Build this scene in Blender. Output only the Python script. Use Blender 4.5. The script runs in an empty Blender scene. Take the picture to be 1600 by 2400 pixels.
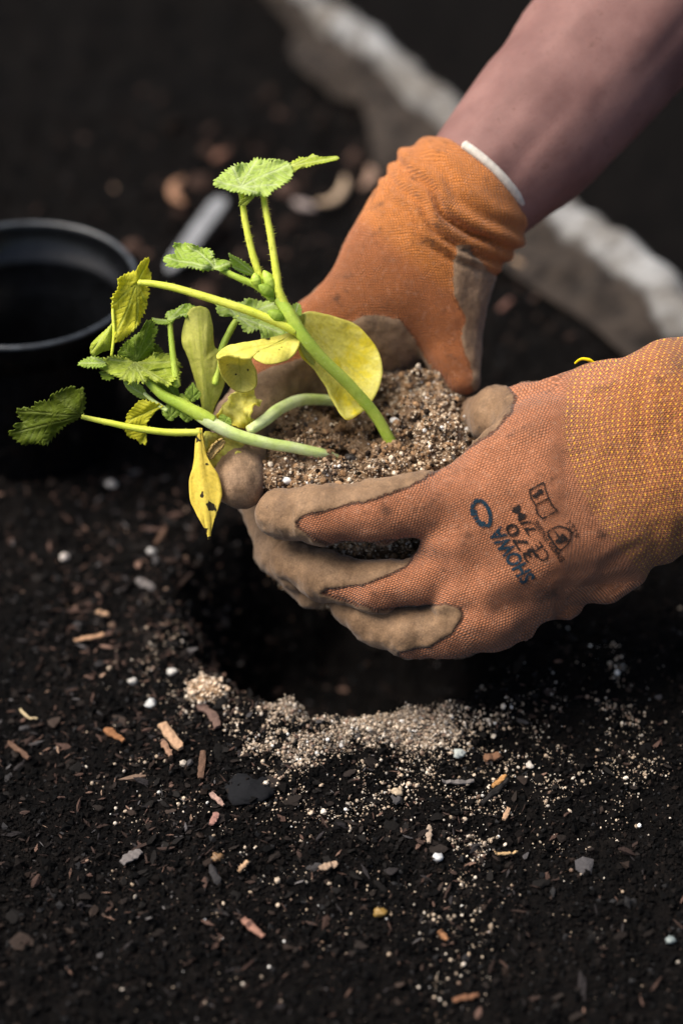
import bpy, math, random
import numpy as np
from mathutils import Vector
from mathutils.bvhtree import BVHTree

random.seed(7)
RNG = np.random.default_rng(11)
SC = bpy.context.scene
COL = SC.collection

# ------------------------------------------------------------------ camera
PITCH = math.radians(39.0)
D, H, K = 1.10, 0.82, 0.0002           # subject distance, camera height, tan per photo pixel
cF = np.array([0.0, math.cos(PITCH), -math.sin(PITCH)])
cU = np.array([0.0, math.sin(PITCH), math.cos(PITCH)])
cR = np.array([1.0, 0.0, 0.0])
cC = np.array([0.0, 0.0, H])
cam = bpy.data.cameras.new('camera')
cam_ob = bpy.data.objects.new('camera', cam)
COL.objects.link(cam_ob)
cam_ob.location = cC
cam_ob.rotation_euler = (math.pi / 2 - PITCH, 0, 0)
cam.sensor_fit = 'VERTICAL'
cam.sensor_height = 36.0
cam.lens = 18.0 / (1200 * K)
cam.clip_start, cam.clip_end = 0.05, 500.0
cam.dof.use_dof = True
cam.dof.focus_distance = 1.105
cam.dof.aperture_fstop = 2.3
cam.dof.aperture_blades = 9
SC.camera = cam_ob

# ------------------------------------------------------------------ light
SUN_EL, SUN_AZ = 58.0, -88.0            # azimuth measured from +Y (away from the camera) towards +X
world = bpy.data.worlds.new('World')
SC.world = world
world.use_nodes = True
wn = world.node_tree
bg = wn.nodes['Background']
sky = wn.nodes.new('ShaderNodeTexSky')
sky.sky_type = 'NISHITA'
sky.sun_disc = False
sky.sun_elevation = math.radians(SUN_EL)
sky.sun_rotation = math.radians(SUN_AZ)
sky.air_density, sky.dust_density, sky.ozone_density = 1.0, 5.0, 0.0
wn.links.new(sky.outputs[0], bg.inputs[0])
bg.inputs[1].default_value = 0.075
sun = bpy.data.lights.new('sun', 'SUN')
sun.energy = 3.0
sun.angle = math.radians(40)
sun.color = (1.0, 0.91, 0.80)
sun_ob = bpy.data.objects.new('sun', sun)
COL.objects.link(sun_ob)
_sd = Vector((math.sin(math.radians(SUN_AZ)) * math.cos(math.radians(SUN_EL)),
              math.cos(math.radians(SUN_AZ)) * math.cos(math.radians(SUN_EL)), math.sin(math.radians(SUN_EL))))
sun_ob.rotation_euler = _sd.to_track_quat('Z', 'Y').to_euler()
sun_ob.location = _sd * 5
SC.view_settings.view_transform = 'Standard'
SC.view_settings.look = 'None'
SC.view_settings.exposure = 1.05
SC.view_settings.gamma = 1.0
SC.render.engine = 'CYCLES'
SC.cycles.use_denoising = True
SC.cycles.max_bounces = 6
SC.cycles.transparent_max_bounces = 8

# ------------------------------------------------------------------ maths helpers
def P(px, py, dz=0.0):
    """world point on the sight line of photo pixel (px, py); dz in pixels behind the subject distance"""
    d = D + dz * K * D
    return cC + d * (cF + (px - 800) * K * cR + (1200 - py) * K * cU)

def PN(a):
    a = np.asarray(a, float)
    d = (D + a[..., 2] * K * D)[..., None]
    return cC + d * (cF + (a[..., 0:1] - 800) * K * cR + (1200 - a[..., 1:2]) * K * cU)

def G(px, py, z=0.0):
    v = cF + (px - 800) * K * cR + (1200 - py) * K * cU
    t = (z - H) / v[2]
    return cC + t * v

def camspace(W):
    q = W - cC
    return np.stack([q @ cR, q @ cU, q @ cF], -1)

def fromcam(q):
    return cC + q[..., 0:1] * cR + q[..., 1:2] * cU + q[..., 2:3] * cF

def topix(W):
    q = camspace(W)
    return np.stack([800 + q[:, 0] / q[:, 2] / K, 1200 - q[:, 1] / q[:, 2] / K, (q[:, 2] / D - 1) / K], -1)

def sstep(a, b, x):
    t = np.clip((x - a) / (b - a), 0, 1)
    return t * t * (3 - 2 * t)

_HT = RNG.random(65536).astype(np.float32)
def vnoise(p, seed=0):
    """value noise in [-1,1], p (...,3)"""
    p = np.asarray(p, np.float64)
    i = np.floor(p).astype(np.int64)
    f = p - i
    f = f * f * (3 - 2 * f)
    def h(dx, dy, dz):
        n = ((i[..., 0] + dx) * 73856093) ^ ((i[..., 1] + dy) * 19349663) ^ ((i[..., 2] + dz) * 83492791) ^ (seed * 2654435761)
        n = (n ^ (n >> 13)) * 1274126177
        return _HT[((n ^ (n >> 16)) & 65535)]
    x, y, z = f[..., 0], f[..., 1], f[..., 2]
    c00 = h(0,0,0)*(1-x)+h(1,0,0)*x; c10 = h(0,1,0)*(1-x)+h(1,1,0)*x
    c01 = h(0,0,1)*(1-x)+h(1,0,1)*x; c11 = h(0,1,1)*(1-x)+h(1,1,1)*x
    return ((c00*(1-y)+c10*y)*(1-z)+(c01*(1-y)+c11*y)*z)*2-1

def fbm(p, octv=4, seed=0, gain=0.5):
    p = np.asarray(p, float)
    s = 0; a = 1.0; t = 0
    for k in range(octv):
        s = s + a * vnoise(p * (2.03 ** k) + 17.3 * k, seed + k); t += a; a *= gain
    return s / t

def catmull(pts, n=8):
    pts = np.asarray(pts, float)
    if len(pts) == 2:
        t = np.linspace(0, 1, n + 1)[:, None]
        return pts[0] * (1 - t) + pts[1] * t
    q = np.vstack([2 * pts[0] - pts[1], pts, 2 * pts[-1] - pts[-2]])
    out = []
    for i in range(1, len(q) - 2):
        for t in np.linspace(0, 1, n, endpoint=False):
            a, b, c, d = q[i-1], q[i], q[i+1], q[i+2]
            out.append(0.5*((2*b)+(c-a)*t+(2*a-5*b+4*c-d)*t*t+(3*b-a-3*c+d)*t**3))
    out.append(pts[-1])
    return np.array(out)

# ------------------------------------------------------------------ mesh helpers
def mesh_ob(name, V, F, mat=None, parent=None, smooth=True, attrs=None):
    """V (n,3), F (m,3) or (m,4) int array or list of arrays"""
    me = bpy.data.meshes.new(name)
    V = np.ascontiguousarray(V, np.float32)
    Fs = F if isinstance(F, list) else [F]
    Fs = [np.asarray(f, np.int32) for f in Fs if len(f)]
    me.vertices.add(len(V)); me.vertices.foreach_set('co', V.ravel())
    tot = np.concatenate([np.full(len(f), f.shape[1], np.int32) for f in Fs])
    idx = np.concatenate([f.ravel() for f in Fs])
    me.loops.add(len(idx)); me.loops.foreach_set('vertex_index', idx)
    me.polygons.add(len(tot))
    st = np.concatenate([[0], np.cumsum(tot)[:-1]]).astype(np.int32)
    me.polygons.foreach_set('loop_start', st)
    me.polygons.foreach_set('loop_total', tot)
    me.polygons.foreach_set('use_smooth', np.full(len(tot), smooth))
    for k, a in (attrs or {}).items():
        a = np.asarray(a, np.float32)
        if a.ndim == 1:
            at = me.attributes.new(k, 'FLOAT', 'POINT'); at.data.foreach_set('value', a)
        elif a.shape[1] == 4:
            at = me.attributes.new(k, 'FLOAT_COLOR', 'POINT'); at.data.foreach_set('color', a.ravel())
        else:
            at = me.attributes.new(k, 'FLOAT_VECTOR', 'POINT'); at.data.foreach_set('vector', a.ravel())
    me.update(calc_edges=True)
    me.validate()
    if mat: me.materials.append(mat)
    ob = bpy.data.objects.new(name, me)
    COL.objects.link(ob)
    if parent: ob.parent = parent
    return ob

def empty(name, loc):
    o = bpy.data.objects.new(name, None)
    o.location = loc
    o.empty_display_size = 0.02
    COL.objects.link(o)
    return o

def put(ob, parent):
    """parent an object built in world coordinates"""
    ob.parent = parent
    ob.matrix_parent_inverse = parent.matrix_world.inverted() if parent.type != 'EMPTY' else \
        __import__('mathutils').Matrix.Translation(parent.location).inverted()
    return ob

def tag(o, label, cat=None, group=None, kind=None):
    o['label'] = label
    if cat: o['category'] = cat
    if group: o['group'] = group
    if kind: o['kind'] = kind
    return o

def tube_np(pts, rad, sides=10, n=8, caps=True, closed=False):
    """world-space points; radius scalar or list at the control points"""
    ctrl = np.asarray(pts, float)
    path = catmull(ctrl, n)
    r = np.full(len(ctrl), rad) if np.isscalar(rad) else np.asarray(rad, float)
    rr = np.interp(np.linspace(0, len(ctrl) - 1, len(path)), np.arange(len(ctrl)), r)
    T = np.gradient(path, axis=0); T /= np.linalg.norm(T, axis=1)[:, None] + 1e-12
    up = np.array([0.3, -0.8, 0.5]); 
    if abs(T[0] @ up) > 0.9: up = np.array([1.0, 0, 0])
    N = np.cross(T[0], up); N /= np.linalg.norm(N)
    V = []
    ang = np.linspace(0, 2 * math.pi, sides, endpoint=False)
    for i in range(len(path)):
        N = N - T[i] * (N @ T[i]); N /= np.linalg.norm(N)
        B = np.cross(T[i], N)
        V.append(path[i] + rr[i] * (np.cos(ang)[:, None] * N + np.sin(ang)[:, None] * B))
    V = np.array(V).reshape(-1, 3)
    m = len(path)
    i, j = np.meshgrid(np.arange(m - 1), np.arange(sides), indexing='ij')
    j2 = (j + 1) % sides
    F = np.stack([i*sides+j, i*sides+j2, (i+1)*sides+j2, (i+1)*sides+j], -1).reshape(-1, 4)
    Fs = [F]
    if caps:
        a, b = len(V), len(V) + 1
        V = np.vstack([V, path[0] - T[0]*rr[0]*0.6, path[-1] + T[-1]*rr[-1]*0.6])
        jj = np.arange(sides); j2 = (jj + 1) % sides
        Fs.append(np.vstack([np.stack([np.full(sides, a), j2, jj], -1),
                             np.stack([np.full(sides, b), (m-1)*sides+jj, (m-1)*sides+j2], -1)]))
    return V, Fs, path, rr

def tube(name, pts, rad, mat, parent=None, sides=10, n=8, attrs=None):
    V, F, path, rr = tube_np(pts, rad, sides, n)
    o = mesh_ob(name, V, F, mat, None, True)
    if parent: put(o, parent)
    return o

def scatter(name, tv, tf, pos, rot, scl, col, mat, smooth=False):
    """many copies of a template joined in one mesh. rot (n,3,3), scl (n,3), col (n,4)"""
    n, k = len(pos), len(tv)
    V = np.einsum('nij,nkj->nki', rot, tv[None] * scl[:, None, :]) + pos[:, None, :]
    F = (tf[None] + (np.arange(n) * k)[:, None, None]).reshape(-1, tf.shape[1])
    C = np.repeat(col, k, axis=0)
    return mesh_ob(name, V.reshape(-1, 3), F, mat, None, smooth, {'tint': C})

def rand_rot(n, flat=0.0):
    a = RNG.random(n) * 2 * math.pi
    b = np.arccos(1 - 2 * RNG.random(n)) * (1 - flat)
    c = RNG.random(n) * 2 * math.pi
    ca, sa, cb, sb, cc, sc_ = np.cos(a), np.sin(a), np.cos(b), np.sin(b), np.cos(c), np.sin(c)
    Z = np.zeros(n); O = np.ones(n)
    Rz = np.stack([ca,-sa,Z, sa,ca,Z, Z,Z,O], -1).reshape(-1,3,3)
    Rx = np.stack([O,Z,Z, Z,cb,-sb, Z,sb,cb], -1).reshape(-1,3,3)
    Rz2 = np.stack([cc,-sc_,Z, sc_,cc,Z, Z,Z,O], -1).reshape(-1,3,3)
    return Rz @ Rx @ Rz2

t_ = (1 + 5 ** 0.5) / 2
ICO_V = np.array([(-1,t_,0),(1,t_,0),(-1,-t_,0),(1,-t_,0),(0,-1,t_),(0,1,t_),(0,-1,-t_),(0,1,-t_),(t_,0,-1),(t_,0,1),(-t_,0,-1),(-t_,0,1)]) / 1.902
ICO_F = np.array([(0,11,5),(0,5,1),(0,1,7),(0,7,10),(0,10,11),(1,5,9),(5,11,4),(11,10,2),(10,7,6),(7,1,8),(3,9,4),(3,4,2),(3,2,6),(3,6,8),(3,8,9),(4,9,5),(2,4,11),(6,2,10),(8,6,7),(9,8,1)])
OCT_V = np.array([(1,0,0),(-1,0,0),(0,1,0),(0,-1,0),(0,0,1),(0,0,-1)], float) * np.array([1,.9,.8])
OCT_F = np.array([(0,2,4),(2,1,4),(1,3,4),(3,0,4),(2,0,5),(1,2,5),(3,1,5),(0,3,5)])

# ---- signed distance field meshing (surface nets)
def cone_sdf(X, a, b, ra, rb):
    a = np.asarray(a, np.float32); b = np.asarray(b, np.float32)
    ba = b - a
    t = np.clip(((X - a) @ ba) / float(ba @ ba + 1e-12), 0, 1)
    return np.linalg.norm(X - a - t[..., None] * ba, axis=-1) - (ra + t * (rb - ra))

def smin(a, b, k):
    h = np.clip(0.5 + 0.5 * (b - a) / k, 0, 1)
    return b * (1 - h) + a * h - k * h * (1 - h)

def surface_net(fn, lo, hi, h):
    lo = np.asarray(lo, float); hi = np.asarray(hi, float)
    n = np.ceil((hi - lo) / h).astype(int) + 1
    ax = [lo[i] + h * np.arange(n[i]) for i in range(3)]
    X = np.stack(np.meshgrid(*ax, indexing='ij'), -1).astype(np.float32)
    f = fn(X).astype(np.float32)
    del X
    s = f < 0
    c = np.zeros(tuple(n - 1), np.int8)
    for dx in (0, 1):
        for dy in (0, 1):
            for dz in (0, 1):
                c += s[dx:n[0]-1+dx, dy:n[1]-1+dy, dz:n[2]-1+dz]
    act = (c > 0) & (c < 8)
    I = np.argwhere(act)
    vid = -np.ones(act.shape, np.int64)
    vid[act] = np.arange(len(I))
    acc = np.zeros((len(I), 3)); cnt = np.zeros(len(I))
    corners = [(a, b, d) for a in (0, 1) for b in (0, 1) for d in (0, 1)]
    for p in corners:
        for axs in range(3):
            if p[axs]: continue
            q = list(p); q[axs] = 1
            fa = f[I[:,0]+p[0], I[:,1]+p[1], I[:,2]+p[2]]; fb = f[I[:,0]+q[0], I[:,1]+q[1], I[:,2]+q[2]]
            m = (fa < 0) != (fb < 0)
            t = np.where(m, fa / np.where(m, fa - fb, 1), 0)
            pt = np.tile(np.array(p, float), (len(I), 1)); pt[:, axs] += t
            acc[m] += pt[m]; cnt[m] += 1
    V = lo + h * (I + acc / cnt[:, None])
    quads = []
    for axs in range(3):
        u, w = (axs + 1) % 3, (axs + 2) % 3
        sl0 = [slice(None)] * 3; sl1 = [slice(None)] * 3
        sl0[axs] = slice(0, -1); sl1[axs] = slice(1, None)
        a, b = s[tuple(sl0)], s[tuple(sl1)]
        E = np.argwhere(a != b)
        E = E[(E[:, u] > 0) & (E[:, w] > 0) & (E[:, u] < n[u]-1) & (E[:, w] < n[w]-1)]
        def cell(du, dw):
            q = E.copy(); q[:, u] -= du; q[:, w] -= dw
            return vid[q[:,0], q[:,1], q[:,2]]
        Q = np.stack([cell(1,1), cell(0,1), cell(0,0), cell(1,0)], -1)
        inside = a[E[:,0], E[:,1], E[:,2]]
        Q[~inside] = Q[~inside][:, ::-1]
        quads.append(Q)
    return V, np.vstack(quads)

def vnormals(V, Q):
    n = np.cross(V[Q[:,2]] - V[Q[:,0]], V[Q[:,3]] - V[Q[:,1]]) if Q.shape[1] == 4 else np.cross(V[Q[:,1]]-V[Q[:,0]], V[Q[:,2]]-V[Q[:,0]])
    N = np.zeros_like(V)
    for k in range(Q.shape[1]): np.add.at(N, Q[:, k], n)
    return N / (np.linalg.norm(N, axis=1)[:, None] + 1e-12)

def smooth_mesh(V, Q, it=2, lam=0.5):
    e = np.vstack([np.stack([Q[:,k], Q[:,(k+1) % 4]], -1) for k in range(4)])
    for _ in range(it):
        S = np.zeros_like(V); c = np.zeros(len(V))
        np.add.at(S, e[:,0], V[e[:,1]]); np.add.at(c, e[:,0], 1)
        np.add.at(S, e[:,1], V[e[:,0]]); np.add.at(c, e[:,1], 1)
        V = V + lam * (S / c[:, None] - V)
    return V

def poly_sd(p, poly):
    """signed distance, positive inside; p (n,2)"""
    poly = np.asarray(poly, float)
    d = np.full(len(p), 1e9); ins = np.zeros(len(p), bool)
    for i in range(len(poly)):
        a, b = poly[i - 1], poly[i]
        ba = b - a; pa = p - a
        t = np.clip((pa @ ba) / (ba @ ba), 0, 1)
        d = np.minimum(d, np.linalg.norm(pa - t[:, None] * ba, axis=1))
        cr = (a[1] > p[:,1]) != (b[1] > p[:,1])
        with np.errstate(divide='ignore', invalid='ignore'):
            xi = (b[0]-a[0]) * (p[:,1]-a[1]) / (b[1]-a[1] + 1e-12) + a[0]
        ins ^= cr & (p[:,0] < xi)
    return np.where(ins, d, -d)

# ------------------------------------------------------------------ material helpers
class NT:
    def __init__(self, name):
        self.m = bpy.data.materials.new(name); self.m.use_nodes = True
        self.t = self.m.node_tree
        self.b = self.t.nodes['Principled BSDF']; self.out = self.t.nodes['Material Output']
    def n(self, typ, **kw):
        x = self.t.nodes.new(typ)
        for k, v in kw.items(): setattr(x, k, v)
        return x
    def set(self, sock, v):
        if isinstance(v, bpy.types.NodeSocket): self.t.links.new(v, sock)
        elif isinstance(v, bpy.types.Node): self.t.links.new(v.outputs[0], sock)
        else: sock.default_value = v
    def math(self, op, a, b=0.0, c=None):
        x = self.n('ShaderNodeMath', operation=op)
        self.set(x.inputs[0], a); self.set(x.inputs[1], b)
        if c is not None: self.set(x.inputs[2], c)
        return x.outputs[0]
    def attr(self, name, out='Fac'):
        return self.n('ShaderNodeAttribute', attribute_name=name).outputs[out]
    def noise(self, scale, detail=4, rough=0.55, vec=None, out=0):
        x = self.n('ShaderNodeTexNoise'); x.inputs['Scale'].default_value = scale
        x.inputs['Detail'].default_value = detail; x.inputs['Roughness'].default_value = rough
        self.set(x.inputs['Vector'], vec if vec is not None else self.obj())
        return x.outputs[out]
    def obj(self):
        if not hasattr(self, '_o'): self._o = self.n('ShaderNodeTexCoord').outputs['Object']
        return self._o
    def mix(self, f, a, b, blend='MIX'):
        x = self.n('ShaderNodeMix', data_type='RGBA', blend_type=blend)
        self.set(x.inputs[0], f); self.set(x.inputs[6], a); self.set(x.inputs[7], b)
        return x.outputs[2]
    def ramp(self, f, lo, hi):
        x = self.n('ShaderNodeMapRange', interpolation_type='SMOOTHSTEP')
        self.set(x.inputs[0], f); x.inputs[1].default_value = lo; x.inputs[2].default_value = hi
        return x.outputs[0]
    def bump(self, h, strength, dist, prev=None):
        x = self.n('ShaderNodeBump'); x.inputs['Strength'].default_value = strength; x.inputs['Distance'].default_value = dist
        self.set(x.inputs['Height'], h)
        if prev is not None: self.set(x.inputs['Normal'], prev)
        return x.outputs[0]
    def base(self, c): self.set(self.b.inputs['Base Color'], c)
    def rough(self, r): self.set(self.b.inputs['Roughness'], r)
    def spec(self, s): self.b.inputs['Specular IOR Level'].default_value = s

def c4(r, g, b): return (r, g, b, 1.0)

def tint_mat(name, rough=0.85, spec=0.25, nscale=900.0, amt=0.35, bump=0.0):
    m = NT(name)
    c = m.attr('tint', 'Color')
    v = m.noise(nscale, 3)
    f = m.math('ADD', m.math('MULTIPLY', v, amt * 2), 1 - amt)
    x = m.n('ShaderNodeVectorMath', operation='SCALE'); m.set(x.inputs[0], c); m.set(x.inputs['Scale'], f)
    m.base(x.outputs[0]); m.rough(rough); m.spec(spec)
    if bump: m.set(m.b.inputs['Normal'], m.bump(v, 0.6, bump))
    return m.m

def soil_mat():
    m = NT('dark_soil')
    n1 = m.noise(60, 6, 0.65); n2 = m.noise(600, 4, 0.6)
    c = m.mix(m.ramp(n1, 0.35, 0.7), c4(0.0036, 0.0036, 0.0038), c4(0.0070, 0.0062, 0.0060))
    c = m.mix(m.ramp(n2, 0.64, 0.76), c, c4(0.02, 0.015, 0.013))
    sn = m.math('ADD', m.attr('sand'), m.math('MULTIPLY', m.math('SUBTRACT', m.noise(500, 4, 0.7), 0.5), 1.6))
    c = m.mix(m.ramp(sn, 0.75, 1.25), c, m.mix(m.ramp(n2, 0.35, 0.65), c4(0.10, 0.075, 0.055), c4(0.33, 0.27, 0.21)))
    m.base(c); m.rough(0.95); m.spec(0.015)
    m.set(m.b.inputs['Normal'], m.bump(m.math('ADD', n2, n1), 0.8, 0.003))
    return m.m

def leaf_mat(name, base, vein, under, spots=0.0, trans=0.45, patch=None, relief=0.7):
    m = NT(name)
    v = m.attr('vein'); p = m.noise(38, 3); q = m.noise(260, 4)
    c = m.mix(m.math('MULTIPLY', p, 0.8), base, under)
    if patch: c = m.mix(m.ramp(m.noise(55, 4, 0.6), 0.48, 0.66), c, patch)
    c = m.mix(m.math('MULTIPLY', v, 0.9), c, vein)
    c = m.mix(m.math('MULTIPLY', m.ramp(q, 0.45, 0.75), 0.45), c, under)
    dk = m.n('ShaderNodeVectorMath', operation='SCALE'); m.set(dk.inputs[0], c); m.set(dk.inputs['Scale'], m.math('ADD', m.math('MULTIPLY', m.noise(700, 3), 0.5), 0.75)); c = dk.outputs[0]
    if spots:
        s = m.ramp(m.noise(150, 2), 0.70 - spots * 0.12, 0.74 - spots * 0.12)
        c = m.mix(s, c, c4(0.03, 0.022, 0.008))
    m.base(c); m.rough(0.55); m.spec(0.3)
    h = m.math('ADD', m.math('MULTIPLY', v, -0.7), m.math('MULTIPLY', q, 0.5))
    nb = m.bump(h, relief, 0.0012); m.set(m.b.inputs['Normal'], nb)
    tr = m.n('ShaderNodeBsdfTranslucent'); m.set(tr.inputs[0], c); m.set(tr.inputs[1], nb)
    mx = m.n('ShaderNodeMixShader'); mx.inputs[0].default_value = trans
    m.t.links.new(m.b.outputs[0], mx.inputs[1]); m.t.links.new(tr.outputs[0], mx.inputs[2])
    m.t.links.new(mx.outputs[0], m.out.inputs[0])
    return m.m

def stem_mat(name, a, b, stripe=0.5):
    m = NT(name)
    n1 = m.noise(60, 3); n2 = m.noise(900, 3)
    c = m.mix(m.ramp(n1, 0.35, 0.65), a, b)
    c = m.mix(m.math('MULTIPLY', m.ramp(n2, 0.55, 0.75), 0.3), c, c4(0.6, 0.68, 0.35))
    c = m.mix(m.math('MULTIPLY', m.ramp(m.noise(210, 4, 0.7), 0.5, 0.72), 0.4), c, tuple(x * 0.62 for x in a[:3]) + (1,))
    m.base(c); m.rough(0.5); m.spec(0.3)
    m.b.inputs['Subsurface Weight'].default_value = 0.25
    m.b.inputs['Subsurface Radius'].default_value = (0.004, 0.004, 0.001)
    m.b.inputs['Subsurface Scale'].default_value = 0.5
    m.set(m.b.inputs['Normal'], m.bump(n2, 0.3, 0.0006))
    return m.m

def glove_mat(name, knit_a, knit_b, latex_a, latex_b, cuff, dirt=0.5, pitch=11.0, outline=0.7):
    """attributes: knit (signed px, + = knit fabric), kuv (knit coordinates in px), cuffw (0..1)"""
    m = NT(name)
    sep = m.n('ShaderNodeSeparateXYZ'); m.set(sep.inputs[0], m.attr('kuv', 'Vector'))
    u, v = sep.outputs[0], sep.outputs[1]
    wob = m.math('MULTIPLY', m.math('SUBTRACT', m.noise(140, 2), 0.5), 5.0)
    w1 = m.math('MULTIPLY', m.math('SUBTRACT', m.noise(22, 2), 0.5), 46.0); w2 = m.math('MULTIPLY', m.math('SUBTRACT', m.noise(31, 2), 0.5), 34.0)
    u = m.math('ADD', m.math('ADD', u, wob), w1); v = m.math('ADD', m.math('ADD', v, wob), w2)
    cu = m.attr('cuffw')
    def stitch(pu, pv):
        row = m.math('DIVIDE', v, pv)
        fr = m.math('FRACT', row)
        half = m.math('MULTIPLY', m.math('MODULO', m.math('FLOOR', row), 2.0), 0.5)
        a = m.math('SINE', m.math('MULTIPLY', m.math('ADD', m.math('DIVIDE', u, pu), half), 2 * math.pi))
        b = m.math('SINE', m.math('MULTIPLY', fr, math.pi))
        return m.math('MULTIPLY', m.math('ADD', m.math('MULTIPLY', a, 0.5), 0.5), b)
    st = stitch(pitch, pitch * 0.62)
    st = m.math('MULTIPLY', st, m.math('ADD', m.math('MULTIPLY', m.noise(520, 2), 0.9), 0.5))
    big = m.noise(26, 4, 0.6); fine = m.noise(420, 4, 0.6); mid = m.noise(75, 5, 0.65)
    kn = m.mix(m.ramp(big, 0.3, 0.7), knit_a, knit_b)
    kn = m.mix(cu, kn, cuff)
    # yellow stitches of the cuff
    pc = 13.0
    ya = m.math('SINE', m.math('MULTIPLY', m.math('DIVIDE', u, pc), 2 * math.pi))
    yb = m.math('SINE', m.math('MULTIPLY', m.math('DIVIDE', v, pc), 2 * math.pi))
    ydot = m.math('MULTIPLY', m.ramp(ya, 0.45, 0.9), m.ramp(yb, -0.1, 0.7))
    dark = m.math('MULTIPLY', m.ramp(st, 0.55, 0.05), 0.78)
    kn2 = m.mix(dark, kn, m.mix(0.75, kn, c4(0.03, 0.012, 0.006)))
    yel = m.attr('yellow')
    kn2 = m.mix(m.math('MULTIPLY', ydot, yel), kn2, c4(0.72, 0.40, 0.03))
    kn2 = m.mix(m.math('MULTIPLY', m.ramp(fine, 0.5, 0.8), 0.25), kn2, c4(0.62, 0.4, 0.28))
    dm = m.math('MULTIPLY', m.ramp(mid, 0.56, 0.74), dirt)
    kn2 = m.mix(dm, kn2, c4(0.035, 0.018, 0.01))
    la = m.mix(m.ramp(mid, 0.3, 0.72), latex_a, latex_b)
    la = m.mix(m.math('MULTIPLY', m.ramp(fine, 0.5, 0.72), 0.55), la, c4(0.13, 0.078, 0.042))
    la = m.mix(m.math('MULTIPLY', m.ramp(m.noise(48, 6, 0.72), 0.5, 0.7), 0.7), la, c4(0.16, 0.095, 0.05))
    la = m.mix(m.math('MULTIPLY', m.ramp(m.noise(170, 5, 0.7), 0.60, 0.72), 0.7), la, c4(0.035, 0.022, 0.014))
    mot = m.noise(950, 4, 0.75); mot2 = m.noise(260, 4, 0.7)
    sv = m.n('ShaderNodeVectorMath', operation='SCALE'); m.set(sv.inputs[0], la)
    m.set(sv.inputs['Scale'], m.math('ADD', m.math('ADD', m.math('MULTIPLY', mot, 1.1), m.math('MULTIPLY', mot2, 0.7)), 0.12)); la = sv.outputs[0]
    la = m.mix(m.math('MULTIPLY', m.math('SUBTRACT', 1.0, st), 0.22), la, c4(0.07, 0.042, 0.024))
    smear = m.math('MULTIPLY', m.ramp(m.noise(20, 6, 0.72), 0.50, 0.70), 0.8)
    la = m.mix(smear, la, c4(0.06, 0.036, 0.02))
    kn2 = m.mix(m.math('MULTIPLY', smear, 0.5), kn2, c4(0.10, 0.045, 0.022))
    k = m.attr('knit')
    kw = m.math('ADD', k, m.math('MULTIPLY', m.math('SUBTRACT', m.noise(330, 2), 0.5), 9.0))
    isk = m.ramp(kw, -1.5, 1.5)
    line = m.math('SUBTRACT', 1.0, m.ramp(m.math('ABSOLUTE', m.math('SUBTRACT', kw, 1.5)), 1.0, 4.5))
    c = m.mix(isk, la, kn2)
    c = m.mix(m.math('MULTIPLY', line, outline), c, c4(0.02, 0.01, 0.006))
    m.base(c)
    r = m.n('ShaderNodeMix'); m.set(r.inputs[0], isk); r.inputs[2].default_value = 0.62; r.inputs[3].default_value = 0.95
    m.rough(r.outputs[0]); m.spec(0.22)
    m.b.inputs['Sheen Weight'].default_value = 0.15
    hk = m.math('MULTIPLY', st, isk)
    h2 = m.math('ADD', m.math('ADD', m.math('MULTIPLY', mot, 0.7), m.math('MULTIPLY', fine, 0.5)), m.math('MULTIPLY', isk, -1.2))
    n1 = m.bump(hk, 0.85, 0.0011)
    n2 = m.bump(h2, 0.6, 0.0008, n1)
    m.set(m.b.inputs['Normal'], m.bump(mid, 0.35, 0.003, n2))
    return m.m

def plain(name, col, rough=0.6, spec=0.3, nscale=80, amt=0.25, bump=0.0, dist=0.001):
    m = NT(name)
    n = m.noise(nscale, 5, 0.6)
    m.base(m.mix(m.ramp(n, 0.3, 0.75), tuple(x * (1 - amt) for x in col[:3]) + (1,), tuple(min(1, x * (1 + amt)) for x in col[:3]) + (1,)))
    m.rough(rough); m.spec(spec)
    if bump: m.set(m.b.inputs['Normal'], m.bump(n, bump, dist))
    return m.m

M_SOIL = soil_mat()
M_CRUMB = tint_mat('soil_crumb', 0.95, 0.015)
M_GRAIN = tint_mat('sand_grain', 0.5, 0.4, 1500, 0.25)
M_WOOD = tint_mat('bark_wood', 0.9, 0.1, 700, 0.45, 0.0006)

# ------------------------------------------------------------------ ground: dark soil bed with a planting hole
HC = np.array([0.004, 0.922]); HR = 0.100
B1, B2 = G(690, 20)[:2], G(1520, 720)[:2]
bdir = (B2 - B1) / np.linalg.norm(B2 - B1)
bout = np.array([-bdir[1], bdir[0]])
if bout[1] < 0: bout = -bout

def soil_z(x, y, fine=True):
    p = np.stack([x, y, np.zeros_like(x)], -1)
    dx, dy = x - HC[0], y - HC[1]
    ang = np.arctan2(dy, dx)
    r = np.hypot(dx, dy * 0.98) / (HR * (1 + 0.05 * fbm(p * 48, 3, 14, 0.6) + 0.04 * vnoise(p * 110, 15) + 0.10 * vnoise(np.stack([np.cos(ang)*1.7, np.sin(ang)*1.7, 0*ang + 3], -1), 5)))
    z = -0.105 * sstep(1.04, 0.45, r)
    z += 0.006 * np.exp(-((r - 1.12) / 0.16) ** 2) * (0.7 + 0.9 * vnoise(p * 26, 9))
    z += 0.016 * fbm(p * 5.0, 3, 21)
    if fine:
        z += 0.0058 * fbm(p * 42, 4, 31, 0.6) + 0.0022 * fbm(p * 190, 2, 41)
    q = (x - B1[0]) * bout[0] + (y - B1[1]) * bout[1]
    z = z - 0.20 * sstep(0.0, 0.05, q)
    return z

def gauss(a, b, cx, cy, sx, sy, rot=0.0):
    c, s = math.cos(rot), math.sin(rot)
    x, y = (a - cx) * c + (b - cy) * s, -(a - cx) * s + (b - cy) * c
    return np.exp(-0.5 * ((x / sx) ** 2 + (y / sy) ** 2))

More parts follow.
